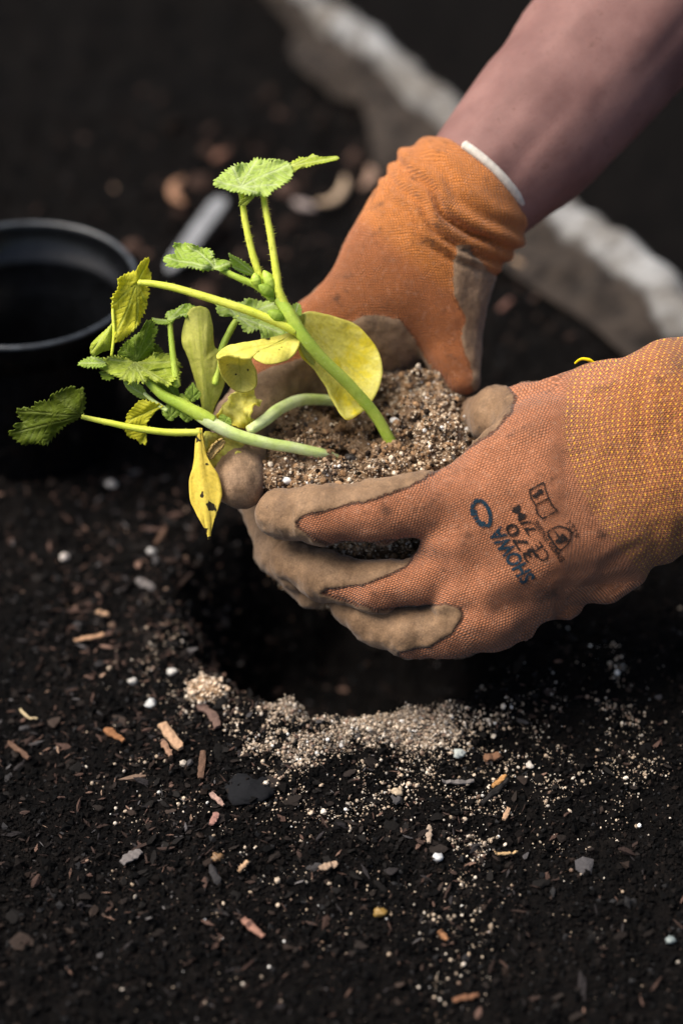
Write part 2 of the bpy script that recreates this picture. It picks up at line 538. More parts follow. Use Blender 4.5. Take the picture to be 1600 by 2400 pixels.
def sand_d(a, b, w):
    clump = sstep(-0.2, 0.42, fbm(w * 85, 3, 77))
    d = 1.7 * gauss(a, b, 850, 1736, 165, 24) + 1.2 * gauss(a, b, 680, 1785, 50, 34) + 0.7 * gauss(a, b, 490, 1650, 30, 22)
    d += 0.24 * gauss(a, b, 860, 1820, 260, 90) + 0.5 * gauss(a, b, 1085, 2090, 38, 110, 0.15)
    d += 0.30 * gauss(a, b, 1450, 1740, 36, 95, -0.5) + 0.07 * gauss(a, b, 1300, 1800, 160, 110) + 0.14 * gauss(a, b, 1430, 1610, 34, 50) + 0.5 * gauss(a, b, 1080, 1730, 60, 22)
    d += 0.25 * gauss(a, b, 420, 1570, 60, 60) + 0.035 * gauss(a, b, 800, 1900, 360, 180)
    return d * (0.10 + 1.15 * clump ** 1.6) + 0.0012
xs = np.concatenate([-0.42 - np.geomspace(0.01, 80, 26)[::-1], np.arange(-0.42, 0.421, 0.0024), 0.42 + np.geomspace(0.01, 80, 26)])
ys = np.concatenate([0.56 - np.geomspace(0.01, 80, 26)[::-1], np.arange(0.56, 1.30, 0.0024), np.arange(1.30, 2.0, 0.006), 2.0 + np.geomspace(0.01, 80, 26)])
gx, gy = np.meshgrid(xs, ys, indexing='ij')
gz = soil_z(gx, gy)
nx, ny = gx.shape
i, j = np.meshgrid(np.arange(nx - 1), np.arange(ny - 1), indexing='ij')
GF = np.stack([i*ny+j, (i+1)*ny+j, (i+1)*ny+j+1, i*ny+j+1], -1).reshape(-1, 4)
gW = np.stack([gx, gy, 0 * gz], -1).reshape(-1, 3)
gp = topix(gW)
gs = np.where((camspace(gW)[:, 2] > 0.3) & (gp[:, 1] > 1350), sand_d(gp[:, 0], gp[:, 1], gW), 0) * (gz.ravel() > -0.03)
ground = mesh_ob('ground', np.stack([gx, gy, gz], -1).reshape(-1, 3), GF, M_SOIL, None, True, {'sand': np.clip(gs, 0, 2)})
tag(ground, 'black crumbly garden soil with a dug planting hole', kind='structure')

def ground_pts(n, px=(-60, 1660), py=(250, 2420), dens=None):
    """random points on the soil, evenly spread as the photo sees them; dens(px,py)->0..1 keeps"""
    a = RNG.uniform(px[0], px[1], n); b = RNG.uniform(py[0], py[1], n)
    v = cF[None] + ((a - 800) * K)[:, None] * cR + ((1200 - b) * K)[:, None] * cU
    t = -H / v[:, 2]
    w = cC + t[:, None] * v
    keep = np.ones(n, bool)
    if dens is not None: keep = RNG.random(n) < dens(a, b, w)
    w = w[keep]
    q = (w[:, 0] - B1[0]) * bout[0] + (w[:, 1] - B1[1]) * bout[1]
    w = w[q < 0.0]
    w[:, 2] = soil_z(w[:, 0], w[:, 1])
    return w

def cols(n, pal, wts, jit=0.25):
    pal = np.asarray(pal, float)
    c = pal[RNG.choice(len(pal), n, p=np.asarray(wts) / np.sum(wts))]
    c = c * (1 + jit * RNG.uniform(-1, 1, (n, 1)))
    return np.concatenate([np.clip(c, 0.002, 0.95), np.ones((n, 1))], 1)

# crumbs of soil
w = ground_pts(140000, (-420, 2020), (250, 2620))
n = len(w)
sz = np.exp(RNG.normal(math.log(0.0008), 0.5, n)).clip(0.0003, 0.0032)
w[:, 2] += sz * 0.3
scl = sz[:, None] * RNG.uniform(0.6, 1.4, (n, 3))
tv = ICO_V * (1 + 0.0 * ICO_V)
ob = scatter('soil_crumbs', OCT_V, OCT_F, w, rand_rot(n), scl, cols(n, [(0.0042,0.0042,0.0044),(0.0072,0.0064,0.0062),(0.020,0.015,0.013),(0.018,0.018,0.019)], [5, 3, 0.35, 0.3]), M_CRUMB)
tag(ob, 'loose black soil crumbs covering the bed', 'soil crumbs', kind='stuff')

# spilt sand, thickest along the front lip of the hole
w = ground_pts(230000, (200, 1600), (1400, 2400), sand_d)
w = w[(w[:, 2] > -0.02) | (RNG.random(len(w)) < 0.08)]
hp = []
for _ in range(105):                                   # clumps heaped along the lip
    cpx = RNG.choice([640, 690, 770, 845, 890, 960, 1030]) + RNG.normal(0, 17); cpy = 1712 + 0.00055 * (cpx - 800) ** 2 * -0.3 + RNG.normal(8, 24); rc = 0.0016 + 0.0075 * RNG.random() ** 2
    if not 590 < cpx < 1095: continue
    c_ = G(cpx, cpy); k_ = int(170 * (rc / 0.006) ** 2)
    v_ = RNG.normal(0, 1, (k_, 3)); v_ /= np.linalg.norm(v_, axis=1)[:, None]; v_[:, 2] = np.abs(v_[:, 2]) * 0.75
    q_ = c_ + v_ * rc * (1 + 0.25 * RNG.normal(0, 1, (k_, 1))); q_[:, 2] += soil_z(q_[:, 0], q_[:, 1], False) - 0.0015
    hp.append(q_)
w = np.vstack([w] + hp)
n = len(w)
sz = np.exp(RNG.normal(math.log(0.00035), 0.5, n)).clip(0.00016, 0.0016)
w[:, 2] += sz * 0.6 + 0.0006
sc_ = sz[:, None] * RNG.uniform(0.6, 1.4, (n, 3)); rt_ = rand_rot(n)
cl_ = cols(n, [(0.36,0.29,0.22),(0.44,0.39,0.33),(0.25,0.19,0.135),(0.60,0.59,0.57),(0.16,0.105,0.075)], [5, 2.5, 3, 0.4, 1.6], 0.45)
VV, FF, CC, kv = [], [], [], 0
for msk, tv, tf in ((sz > 0.0005, ICO_V, ICO_F), (sz <= 0.0005, OCT_V, OCT_F)):
    m_ = int(msk.sum())
    V = np.einsum('nij,nkj->nki', rt_[msk], tv[None] * sc_[msk][:, None, :]) + w[msk][:, None, :]
    VV.append(V.reshape(-1, 3)); FF.append((tf[None] + (np.arange(m_) * len(tv))[:, None, None] + kv).reshape(-1, 3)); CC.append(np.repeat(cl_[msk], len(tv), axis=0)); kv += m_ * len(tv)
ob = mesh_ob('sand_grains', np.vstack(VV), np.vstack(FF), M_GRAIN, None, False, {'tint': np.vstack(CC)})
tag(ob, 'pale sand spilt along the front lip of the hole', 'sand', kind='stuff')

# fibres and small bark bits
def sliver(seed):
    r = np.random.default_rng(seed); n = 5; V = []
    off = np.cumsum(r.normal(0, 0.16, (n, 2)), 0); off -= off.mean(0)
    tw = r.uniform(-0.5, 0.5)
    for k in range(n):
        x = -1 + 2 * k / (n - 1) + r.uniform(-0.1, 0.1)
        wd = (0.35, 0.9, 1.0, 0.8, 0.25)[k] * r.uniform(0.7, 1.25)
        for q in range(4):
            a_ = q * math.pi / 2 + 0.78 + tw * k
            V.append((x + r.uniform(-.12, .12), off[k, 0] * 1.6 + wd * math.cos(a_) * 1.3, off[k, 1] * 1.6 + wd * math.sin(a_) * 1.3))
    F = [(k*4+q, k*4+(q+1) % 4, k*4+4+(q+1) % 4, k*4+4+q) for k in range(n-1) for q in range(4)] + [(3, 2, 1, 0), (16, 17, 18, 19)]
    return np.array(V), np.array(F)
def fib_d(a, b, w):
    d = 0.9 * gauss(a, b, 360, 1450, 280, 260) + 0.35 * gauss(a, b, 700, 1960, 420, 200) + 0.03
    d += 0.25 * gauss(a, b, 560, 760, 330, 260)
    return d * (0.35 + 0.65 * sstep(-0.4, 0.4, fbm(w * 25, 3, 5)))
w = ground_pts(34000, (-360, 1960), (250, 2560), fib_d)
n = len(w)
ln = np.exp(RNG.normal(math.log(0.0014), 0.62, n)).clip(0.0005, 0.0085)
scl = np.stack([ln, ln * RNG.uniform(0.06, 0.34, n), ln * RNG.uniform(0.04, 0.16, n)], -1)
w[:, 2] += 0.0012
rt_ = rand_rot(n, 0.75); cl_ = cols(n, [(0.03,0.02,0.017),(0.06,0.037,0.03),(0.12,0.075,0.058),(0.02,0.018,0.019),(0.085,0.08,0.082),(0.22,0.15,0.11)], [5, 3, 1.2, 3, 0.8, 0.3], 0.4)
VV, FF, CC, kv = [], [], [], 0
for v_ in range(8):
    tv, tf = sliver(100 + v_); ii = np.arange(v_, n, 8)
    VV.append((np.einsum('nij,nkj->nki', rt_[ii], tv[None] * scl[ii][:, None, :]) + w[ii][:, None, :]).reshape(-1, 3))
    FF.append((tf[None] + (np.arange(len(ii)) * len(tv))[:, None, None] + kv).reshape(-1, 4)); CC.append(np.repeat(cl_[ii], len(tv), axis=0)); kv += len(ii) * len(tv)
ob = mesh_ob('bark_fibres', np.vstack(VV), np.vstack(FF), M_WOOD, None, False, {'tint': np.vstack(CC)})
tag(ob, 'small brown bark fibres strewn through the soil', 'bark fibres', kind='stuff')

w = ground_pts(4200, (-60, 1660), (1000, 2420), lambda a, b, w: 0.05 + 0.5 * gauss(a, b, 450, 1560, 380, 300) + 0.2 * gauss(a, b, 900, 1960, 400, 140))
n = len(w)
ln = np.exp(RNG.normal(math.log(0.0019), 0.5, n)).clip(0.0008, 0.0058)
scl = np.stack([ln, ln * RNG.uniform(0.3, 0.75, n), ln * RNG.uniform(0.08, 0.25, n)], -1)
w[:, 2] += 0.0014
rt_ = rand_rot(n, 0.8); cl_ = cols(n, [(0.007,0.0064,0.0062),(0.013,0.0105,0.0095),(0.030,0.022,0.0185),(0.045,0.043,0.045)], [5, 4, 1.5, 0.5], 0.4)
VV, FF, CC, kv = [], [], [], 0
for v_ in range(6):
    tv, tf = sliver(300 + v_); ii = np.arange(v_, n, 6)
    VV.append((np.einsum('nij,nkj->nki', rt_[ii], tv[None] * scl[ii][:, None, :]) + w[ii][:, None, :]).reshape(-1, 3))
    FF.append((tf[None] + (np.arange(len(ii)) * len(tv))[:, None, None] + kv).reshape(-1, 4)); CC.append(np.repeat(cl_[ii], len(tv), axis=0)); kv += len(ii) * len(tv)
ob = mesh_ob('mulch_flakes', np.vstack(VV), np.vstack(FF), M_WOOD, None, False, {'tint': np.vstack(CC)})
tag(ob, 'dull dark mulch flakes mixed into the soil surface', 'mulch flakes', kind='stuff')
w = ground_pts(900, (250, 1560), (60, 820), lambda a, b, w: 0.55 * gauss(a, b, 760, 480, 260, 230) + 0.4 * gauss(a, b, 1330, 760, 160, 90))
n = len(w)
sz = np.exp(RNG.normal(math.log(0.0042), 0.4, n)).clip(0.002, 0.009)
ob = scatter('soil_clods', ICO_V, ICO_F, w, rand_rot(n), sz[:, None] * RNG.uniform(0.6, 1.4, (n, 3)), cols(n, [(0.012,0.0092,0.0082),(0.026,0.018,0.0155),(0.05,0.032,0.026)], [4, 3, 1], 0.4), M_CRUMB)
tag(ob, 'brown soil clods on the far part of the bed', 'soil clods', kind='stuff')

# ------------------------------------------------------------------ fabric liner along the far edge of the bed
def make_liner():
    ns, nq = 300, 56
    s = np.linspace(-0.35, 1.25, ns); q = np.linspace(0, 1, nq)
    L = np.linalg.norm(B2 - B1)
    S, Q = np.meshgrid(s, q, indexing='ij')
    prof_q = [0, .12, .3, .42, .5, .58, .68, .8, 1.0]
    po = np.interp(Q, prof_q, [-.050, -.038, -.024, -.018, -.012, -0.002, 0.006, .012, .02])
    pz = np.interp(Q, prof_q, [-.002, .005, .011, .018, .024, .026, .021, .0, -.16])
    sv = S * L
    wide = 0.45 + 0.85 * sstep(0.42, 0.72, S)
    po = np.where(po < -0.012, -0.012 + (po + 0.012) * wide, po)
    nv = lambda f, sd, k=1.0: vnoise(np.stack([sv * f, Q * k, 0 * Q + sd], -1), sd)
    off = po + 0.010 * nv(7, 3) * (1 - Q) ** 2 + 0.003 * nv(26, 4, 2.5) + 0.003 * nv(5, 8)
    zz = pz + 0.007 * nv(13, 5, 2.0) * sstep(0, 0.15, Q) + 0.007 * (0.5 - np.abs(nv(24, 6, 3.0))) + 0.008 * (0.5 - np.abs(nv(46, 7, 5.0))) + 0.004
    off += -0.035 * np.maximum(nv(11, 12, 0.4), 0) * sstep(0.35, 0.0, Q)
    X = B1[0] + bdir[0] * sv + bout[0] * off
    Y = B1[1] + bdir[1] * sv + bout[1] * off
    Z = zz + np.maximum(0.0, 0)
    base = soil_z(X, Y, False)
    Z = np.where(Q < 0.3, np.maximum(Z, base + 0.006), Z)
    V = np.stack([X, Y, Z], -1).reshape(-1, 3)
    a, b = np.meshgrid(np.arange(ns - 1), np.arange(nq - 1), indexing='ij')
    F = np.stack([a*nq+b, (a+1)*nq+b, (a+1)*nq+b+1, a*nq+b+1], -1).reshape(-1, 4)
    m = NT('liner_fabric')
    st = m.noise(14, 5, 0.6); fn = m.noise(500, 3)
    c = m.mix(m.ramp(st, 0.36, 0.62), c4(0.22, 0.228, 0.235), c4(0.12, 0.113, 0.104))
    c = m.mix(m.math('MULTIPLY', m.ramp(m.noise(45, 5, 0.7), 0.46, 0.66), 0.8), c, c4(0.055, 0.046, 0.038))
    muck_shade = m.ramp(m.math('ADD', m.attr('reach'), m.math('MULTIPLY', m.noise(30, 4), 0.35)), 0.64, 0.52)  # soil brown on the inner flap, deepened to paint its shade in
    c = m.mix(muck_shade, c, m.mix(m.ramp(m.noise(60, 4), 0.4, 0.65), c4(0.030, 0.024, 0.020), c4(0.012, 0.010, 0.009)))
    m.base(c); m.rough(0.9); m.spec(0.15)
    m.set(m.b.inputs['Normal'], m.bump(fn, 0.4, 0.001))
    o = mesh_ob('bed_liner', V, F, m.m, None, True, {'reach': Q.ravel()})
    sol = o.modifiers.new('thickness', 'SOLIDIFY'); sol.thickness = 0.0025; sol.offset = 0
    tag(o, 'crumpled off-white fabric liner along the far edge of the soil bed', 'fabric')
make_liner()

# ------------------------------------------------------------------ black nursery pot at the left
def make_pot():
    cx, cy, cz = P(52, 664, 1770 * 0)  # placeholder, replaced below
    zr = 0.118
    c = G(52, 667, zr)
    ctr = empty('plant_pot', (c[0], c[1], 0.0))
    rr = 268 * K * (camspace(c[None])[0, 2])
    prof = [(0.070, 0.004), (rr*0.70, 0.001), (rr*0.72, 0.004), (rr*0.90, zr-0.022), (rr*0.905, zr-0.020), (rr*0.965, zr-0.0195), (rr*0.992, zr-0.003),
            (rr*1.0, zr-0.001), (rr*1.003, zr+0.0005), (rr*0.996, zr+0.0016), (rr*0.984, zr+0.0008), (rr*0.975, zr-0.004), (rr*0.93, zr-0.018), (rr*0.885, zr-0.0195), (rr*0.875, zr-0.024),
            (rr*0.86, zr-0.040), (rr*0.845, zr-0.0415), (rr*0.80, zr-0.075), (rr*0.70, 0.008), (0.0005, 0.007)]
    prof[0] = (0.0005, 0.001)
    n = 96
    th = np.linspace(0, 2*math.pi, n, endpoint=False)
    V = np.array([[(r*math.cos(t), r*math.sin(t), z) for t in th] for r, z in prof]).reshape(-1, 3) + np.array([c[0], c[1], 0.0])
    a, b = np.meshgrid(np.arange(len(prof)-1), np.arange(n), indexing='ij'); b2 = (b+1) % n
    F = np.stack([a*n+b, a*n+b2, (a+1)*n+b2, (a+1)*n+b], -1).reshape(-1, 4)
    mat = plain('black_plastic', (0.003, 0.0034, 0.0042), 0.25, 0.38, 160, 0.5, 0.12, 0.0008)
    put(mesh_ob('pot_body', V, F, mat), ctr)
    ring = [np.array([c[0] + rr * 0.996 * math.cos(t), c[1] + rr * 0.996 * math.sin(t), zr + 0.0008]) for t in np.linspace(0, 2 * math.pi, 73)]
    put(tube('pot_rim', ring, 0.0017, plain('rim_highlight_plastic', (0.030, 0.036, 0.044), 0.35, 0.5, 220, 0.5), None, 8, 2), ctr)  # lighter bluish plastic paints the rim's gloss highlight into the colour
    # leftover soil in the pot
    m = 40
    rg, tg = np.meshgrid(np.linspace(0.002, rr*0.80, 16), np.linspace(0, 2*math.pi, m, endpoint=False), indexing='ij')
    X, Y = rg*np.cos(tg), rg*np.sin(tg)
    Z = 0.035 + 0.012*fbm(np.stack([X*40, Y*40, 0*X], -1), 4, 3) + 0.015*(X/rr)
    V = np.stack([X + c[0], Y + c[1], Z], -1).reshape(-1, 3)
    a, b = np.meshgrid(np.arange(15), np.arange(m), indexing='ij'); b2 = (b+1) % m
    F = np.stack([a*m+b, a*m+b2, (a+1)*m+b2, (a+1)*m+b], -1).reshape(-1, 4)
    put(mesh_ob('potting_soil', V, F, M_SOIL), ctr)
    tag(ctr, 'empty round black plastic nursery pot behind the seedlings at the left', 'pot')
make_pot()

# ------------------------------------------------------------------ root ball
BALL = P(848, 1003, 235)
BR = 272 * K * (D + 235 * K * D)
def ball_fn(W):
    q = W - BALL
    hor = np.hypot(q[..., 0], q[..., 1]); z = q[..., 2]
    hgt = 0.094
    rad = BR * (1.0 - 0.16 * np.clip(-z / hgt, 0, 1) ** 1.6)
    dx = hor - rad; dz = np.abs(z + hgt / 2) - hgt / 2
    rd = 0.016
    d = np.hypot(np.maximum(dx + rd, 0), np.maximum(dz + rd, 0)) + np.minimum(np.maximum(dx + rd, dz + rd), 0) - rd
    return d
_lr = np.random.default_rng(5)
LUMPS = []
while len(LUMPS) < 130:
    a_, r_ = _lr.random() * 2 * math.pi, BR * 0.95 * math.sqrt(_lr.random())
    x_, y_ = r_ * math.cos(a_), r_ * math.sin(a_)
    if math.hypot(x_ + 0.004, y_ - 0.002) < 0.015 and _lr.random() < 0.8: continue
    LUMPS.append((BALL[0] + x_, BALL[1] + y_, BALL[2] + _lr.uniform(-0.0045, 0.0015) - 0.35 * max(0, r_ - BR * 0.78), _lr.uniform(0.0030, 0.0078)))
def ball_sdf(W):
    d = ball_fn(W)
    near = np.abs(d) < 0.024
    out = d.copy()
    p = W[near]
    q = p - BALL
    n = 0.0075 * fbm(p * 80, 4, 61, 0.68) + 0.0025 * vnoise(p * 260, 71)
    dip = 0.014 * np.exp(-(((q[:, 0] + 0.002) / 0.026) ** 2 + ((q[:, 1] - 0.002) / 0.022) ** 2)) * (q[:, 2] > -0.03)
    ridge = 0.011 * np.exp(-(((q[:, 0] - 0.040) / 0.020) ** 2 + ((q[:, 1] + 0.004) / 0.030) ** 2)) * (q[:, 2] > -0.03)
    back = 0.013 * np.exp(-(((q[:, 0] - 0.018) / 0.026) ** 2 + ((q[:, 1] - 0.036) / 0.020) ** 2)) * (q[:, 2] > -0.03)
    e = d[near] + dip - ridge - back
    for lx, ly, lz, lr_ in LUMPS:
        lz2 = lz + 0.011 * math.exp(-(((lx - BALL[0] - 0.040) / 0.020) ** 2 + ((ly - BALL[1] + 0.004) / 0.030) ** 2)) + 0.013 * math.exp(-(((lx - BALL[0] - 0.018) / 0.026) ** 2 + ((ly - BALL[1] - 0.036) / 0.020) ** 2))
        k_ = (np.abs(p[:, 0] - lx) < lr_ * 2.2) & (np.abs(p[:, 1] - ly) < lr_ * 2.2)
        dd = np.sqrt((p[k_, 0] - lx) ** 2 + (p[k_, 1] - ly) ** 2 + (p[k_, 2] - lz2) ** 2) - lr_
        e[k_] = smin(e[k_], dd, 0.0012)
    out[near] = e + n
    return out
lo = BALL + np.array([-BR - 0.012, -BR - 0.012, -0.108]); hi = BALL + np.array([BR + 0.012, BR + 0.012, 0.03])
bV, bQ = surface_net(ball_sdf, lo, hi, 0.0017)
def ball_mat():
    m = NT('sandy_compost')
    n1 = m.noise(70, 5, 0.65); n2 = m.noise(900, 3, 0.6)
    c = m.mix(m.ramp(n1, 0.3, 0.68), c4(0.06, 0.036, 0.02), c4(0.25, 0.155, 0.085))
    c = m.mix(m.ramp(n2, 0.45, 0.7), c, c4(0.38, 0.28, 0.19))
    c = m.mix(m.ramp(m.noise(420, 3), 0.58, 0.7), c, c4(0.02, 0.014, 0.01))
    m.base(c); m.rough(0.95); m.spec(0.15)
    m.set(m.b.inputs['Normal'], m.bump(n2, 0.8, 0.0015))
    return m.m
root = empty('root_ball', BALL - np.array([0, 0, 0.094]))
put(mesh_ob('compost', bV, bQ, ball_mat()), root)
tag(root, 'clump of sandy compost cupped in both gloved hands', 'root ball')
bN = vnormals(bV, bQ)
sel = np.where(bN[:, 2] > -0.3)[0]
def ball_grains(name, n, lsz, sg, mx, pal, wts, mat, smooth, biasfn=None):
    k = RNG.choice(sel, n * 3)
    p = bV[k] + RNG.normal(0, 0.0006, (len(k), 3))
    if biasfn is not None:
        kk = RNG.random(len(k)) < biasfn(p - BALL); p = p[kk]; k = k[kk]
    p = p[:n]; k = k[:n]; m = len(p)
    sz = np.exp(RNG.normal(math.log(lsz), sg, m)).clip(0.0003, mx)
    p = p + bN[k] * sz[:, None] * 0.35
    o = scatter(name, ICO_V, ICO_F, p, rand_rot(m), sz[:, None] * RNG.uniform(0.65, 1.35, (m, 3)), cols(m, pal, wts, 0.3), mat, smooth)
    put(o, root); o['kind'] = 'stuff'
sandy = lambda q: 0.10 + 0.75 * np.clip(np.maximum(sstep(0.0, 0.035, q[:, 0] + 0.2*q[:,1]), sstep(-0.02, -0.05, q[:, 1])), 0, 1)
ball_grains('sand_grain_cover', 22000, 0.00042, 0.5, 0.0017, [(0.46,0.36,0.25),(0.58,0.50,0.39),(0.30,0.205,0.13),(0.68,0.66,0.62),(0.04,0.03,0.023),(0.15,0.10,0.065)], [5, 3, 3, 0.6, 1.4, 1.6], M_GRAIN, False, sandy)
ball_grains('compost_crumb_cover', 8000, 0.0006, 0.55, 0.0024, [(0.19,0.115,0.062),(0.29,0.18,0.10),(0.06,0.038,0.024),(0.018,0.013,0.010)], [3, 3, 1.8, 1.5], M_CRUMB, False)

# ------------------------------------------------------------------ gloves
def cjoint(j):
    px, py, dz, r = j
    d = D + dz * K * D
    return np.array([(px - 800) * K * d, (1200 - py) * K * d, d]), r * K * d

def chain_sdf(X, js, k):
    out = None
    for a, b in zip(js[:-1], js[1:]):
        pa, ra = cjoint(a); pb, rb = cjoint(b)
        d = cone_sdf(X, pa, pb, ra, rb)
        out = d if out is None else smin(out, d, k)
    return out

PXM = K * D   # metres per photo pixel at the subject

def build_glove(palm, fingers, lo_px, hi_px, kpalm, kfin, voxel, extra=None):
    def fn(X):
        d = None
        for js in palm:
            e = chain_sdf(X, js, 0.006)
            d = e if d is None else smin(d, e, kpalm)
        f = None
        for js in fingers:
            e = chain_sdf(X, js, 0.006)
            f = e if f is None else smin(f, e, 0.0012)
        d = smin(d, f, kfin)
        if extra: d = extra(X, d)
        return d
    c = [cjoint((px, py, dz, 0))[0] for px in (lo_px[0], hi_px[0]) for py in (lo_px[1], hi_px[1]) for dz in (lo_px[2], hi_px[2])]
    lo, hi = np.min(c, 0), np.max(c, 0)
    V, Q = surface_net(fn, lo, hi, voxel)
    V = smooth_mesh(V, Q, 2, 0.4)
    return V, Q[:, ::-1]                # camera space is left-handed

# near glove: back of the hand towards the camera, fingers pointing left
nearpalm = [
    [(1440, 1000, 60, 138), (1270, 1050, 30, 112), (1085, 1168, 0, 84)],
    [(1440, 1080, 45, 140), (1250, 1160, 15, 120), (1070, 1275, -6, 82)],
    [(1450, 1170, 60, 150), (1270, 1270, 30, 125), (1110, 1400, 20, 96)],
    [(1460, 1200, 80, 150), (1300, 1310, 80, 110), (1150, 1435, 60, 92)],
    [(1440, 1000, 60, 138), (1560, 970, 60, 152), (1760, 950, 60, 165)],
    [(1450, 1170, 65, 150), (1580, 1120, 65, 165), (1760, 1100, 65, 172)],
    [(1450, 1090, 90, 170), (1760, 1040, 90, 200)],
    [(1390, 980, 100, 118), (1240, 985, 140, 82)],
    [(1562, 862, 60, 62), (1640, 850, 60, 66)],
]
nearfing = [
    [(1085, 1168, 0, 82), (985, 1184, -16, 70), (890, 1200, -18, 67), (750, 1207, 12, 63), (660, 1204, 58, 57)],
    [(1070, 1285, 0, 76), (985, 1356, 22, 54), (885, 1376, 56, 53), (756, 1348, 116, 52), (682, 1314, 160, 47)],
    [(1125, 1430, 30, 98), (1050, 1478, 60, 62), (965, 1484, 84, 54), (885, 1456, 120, 50), (825, 1410, 140, 50)],
    [(1160, 1430, 95, 80), (1070, 1475, 150, 60), (960, 1450, 200, 52), (890, 1410, 240, 46)],
    [(1390, 980, 100, 110), (1245, 985, 145, 80), (1168, 975, 200, 62), (1128, 990, 290, 55), (1110, 1010, 350, 48)],
]
wr = [[(1180, 1420, 50, 40), (1222, 1462, 48, 20), (1238, 1488, 46, 8)], [(1250, 1390, 70, 44), (1330, 1428, 66, 24), (1352, 1430, 70, 12)], [(1330, 1350, 60, 60), (1420, 1374, 55, 40), (1486, 1342, 55, 32)]]
def near_extra(X, d):
    for js in wr:
        d = smin(d, chain_sdf(X, js, 0.003), 0.006)
    return d
nV, nQ = build_glove(nearpalm, nearfing, (560, 740, -170), (1740, 1580, 420), 0.010, 0.0042, 0.0015, near_extra)

def finish_glove(V, Q, name, mat, label, orange_fn, kuv_fn, cuff_fn, disp_fn, yellow_fn, facing_free):
    W = fromcam(V)
    N = vnormals(W, Q)
    px = topix(W)
    view = (W - cC); view /= np.linalg.norm(view, axis=1)[:, None]
    face = -(N * view).sum(1)
    sd = orange_fn(px)
    sd = np.where(facing_free(px), sd, np.minimum(sd, 60 * (face + 0.22)))
    coat = sstep(3, -3, sd)
    dsp = disp_fn(px, W, N) + 0.0005 * coat + coat * (0.0021 * (0.5 - np.abs(fbm(W * np.array([150, 55, 55.]), 3, 44))) + 0.0006 * fbm(W * 220, 2, 45))
    W = W + N * dsp[:, None]
    o = mesh_ob(name, W, Q, mat, None, True, {'knit': np.clip(sd, -60, 60), 'kuv': kuv_fn(px, W, N), 'cuffw': cuff_fn(px), 'yellow': yellow_fn(px)})
    tag(o, label, 'glove', 'the pair of gardening gloves')
    return o, W

NEAR_ORANGE = [(1150,1020),(1166,1004),(1196,968),(1206,930),(1172,888),(1172,600),(2200,600),(2200,1900),(880,1900),(935,1526),(1010,1512),(1058,1482),(1078,1452),(1072,1428),
               (1042,1417),(960,1424),(880,1431),(800,1404),(752,1388),(766,1379),(850,1370),(902,1352),(948,1330),(957,1302),(945,1272),(920,1266),(850,1278),(782,1282),(730,1262),(699,1238),
               (695,1222),(710,1208),(770,1195),(830,1178),(850,1178),(882,1170),(940,1150),(986,1125),(1002,1110),(1075,1063)]
def near_kuv(px, W, N):
    # along the hand (towards the cuff) and across it
    bend = sstep(1150, 1500, px[:, 0])
    u1 = (px[:, 0] - 1100) * 0.94 - (px[:, 1] - 1200) * 0.34
    v1 = (px[:, 0] - 1100) * 0.34 + (px[:, 1] - 1200) * 0.94
    # round the forearm: angle times radius
    ax = (px[:, 1] - (1085 - (px[:, 0] - 1440) * 0.12)) / 290.0
    v2 = np.arcsin(np.clip(ax, -0.97, 0.97)) * 290
    cb = 1318 + 95 * (np.abs(px[:, 1] - 985) / 250.0) ** 1.8 * np.sign(1) 
    u2 = px[:, 0] - cb + 300
    f = sstep(1285, 1330, px[:, 0])
    return np.stack([u1 * (1 - f) + u2 * f, v1 * (1 - f) + v2 * f, 0 * u1], -1)
def near_cuffline(px):
    return px[:, 0] - (1318 + 95 * (np.maximum(np.abs(px[:, 1] - 985), 0) / 250.0) ** 1.8)
near_cuff = lambda px: sstep(-20, 200, near_cuffline(px)) * 0.55
near_yel = lambda px: sstep(-5, 8, near_cuffline(px))
def near_disp(px, W, N):
    d = 0.0011 * fbm(W * 38, 3, 91) + 0.0005 * vnoise(W * 150, 92)
    # soft creases behind the finger webs and along the lower edge
    for (ax, ay, bx, by, wd, dep) in [(955,1300,1110,1330,26,-0.0022),(1078,1440,1215,1400,30,-0.003),(1170,1440,1330,1380,24,-0.0025),(1000,1120,1180,1090,30,-0.0012),(1260,900,1420,960,22,-0.0012),(1420,1330,1520,1260,16,-0.0018)]:
        a = np.array([ax, ay]); b = np.array([bx, by]); ba = b - a
        t = np.clip(((px[:, :2] - a) @ ba) / (ba @ ba), 0, 1)
        e = np.linalg.norm(px[:, :2] - a - t[:, None] * ba, axis=1)
        d += dep * np.exp(-(e / wd) ** 2) * (1 - 0.6 * t)
    # ribs of the cuff
    d += 0.0009 * sstep(1380, 1520, px[:, 0]) * vnoise(np.stack([px[:, 0] * 0.03, px[:, 1] * 0.006, 0 * px[:, 0]], -1), 99)
    return d
M_NEAR = glove_mat('knit_glove_near', c4(0.40, 0.150, 0.066), c4(0.52, 0.200, 0.092), c4(0.25, 0.155, 0.085), c4(0.13, 0.076, 0.039), c4(0.43, 0.135, 0.032), 0.8, 8.2, 0.75)
glove_near, nW = finish_glove(nV, nQ, 'work_glove', M_NEAR, 'orange knit work glove in front with black and blue printing on its back',
    lambda px: poly_sd(px[:, :2], NEAR_ORANGE), near_kuv, near_cuff, near_disp, near_yel, lambda px: px[:, 0] > 1260)

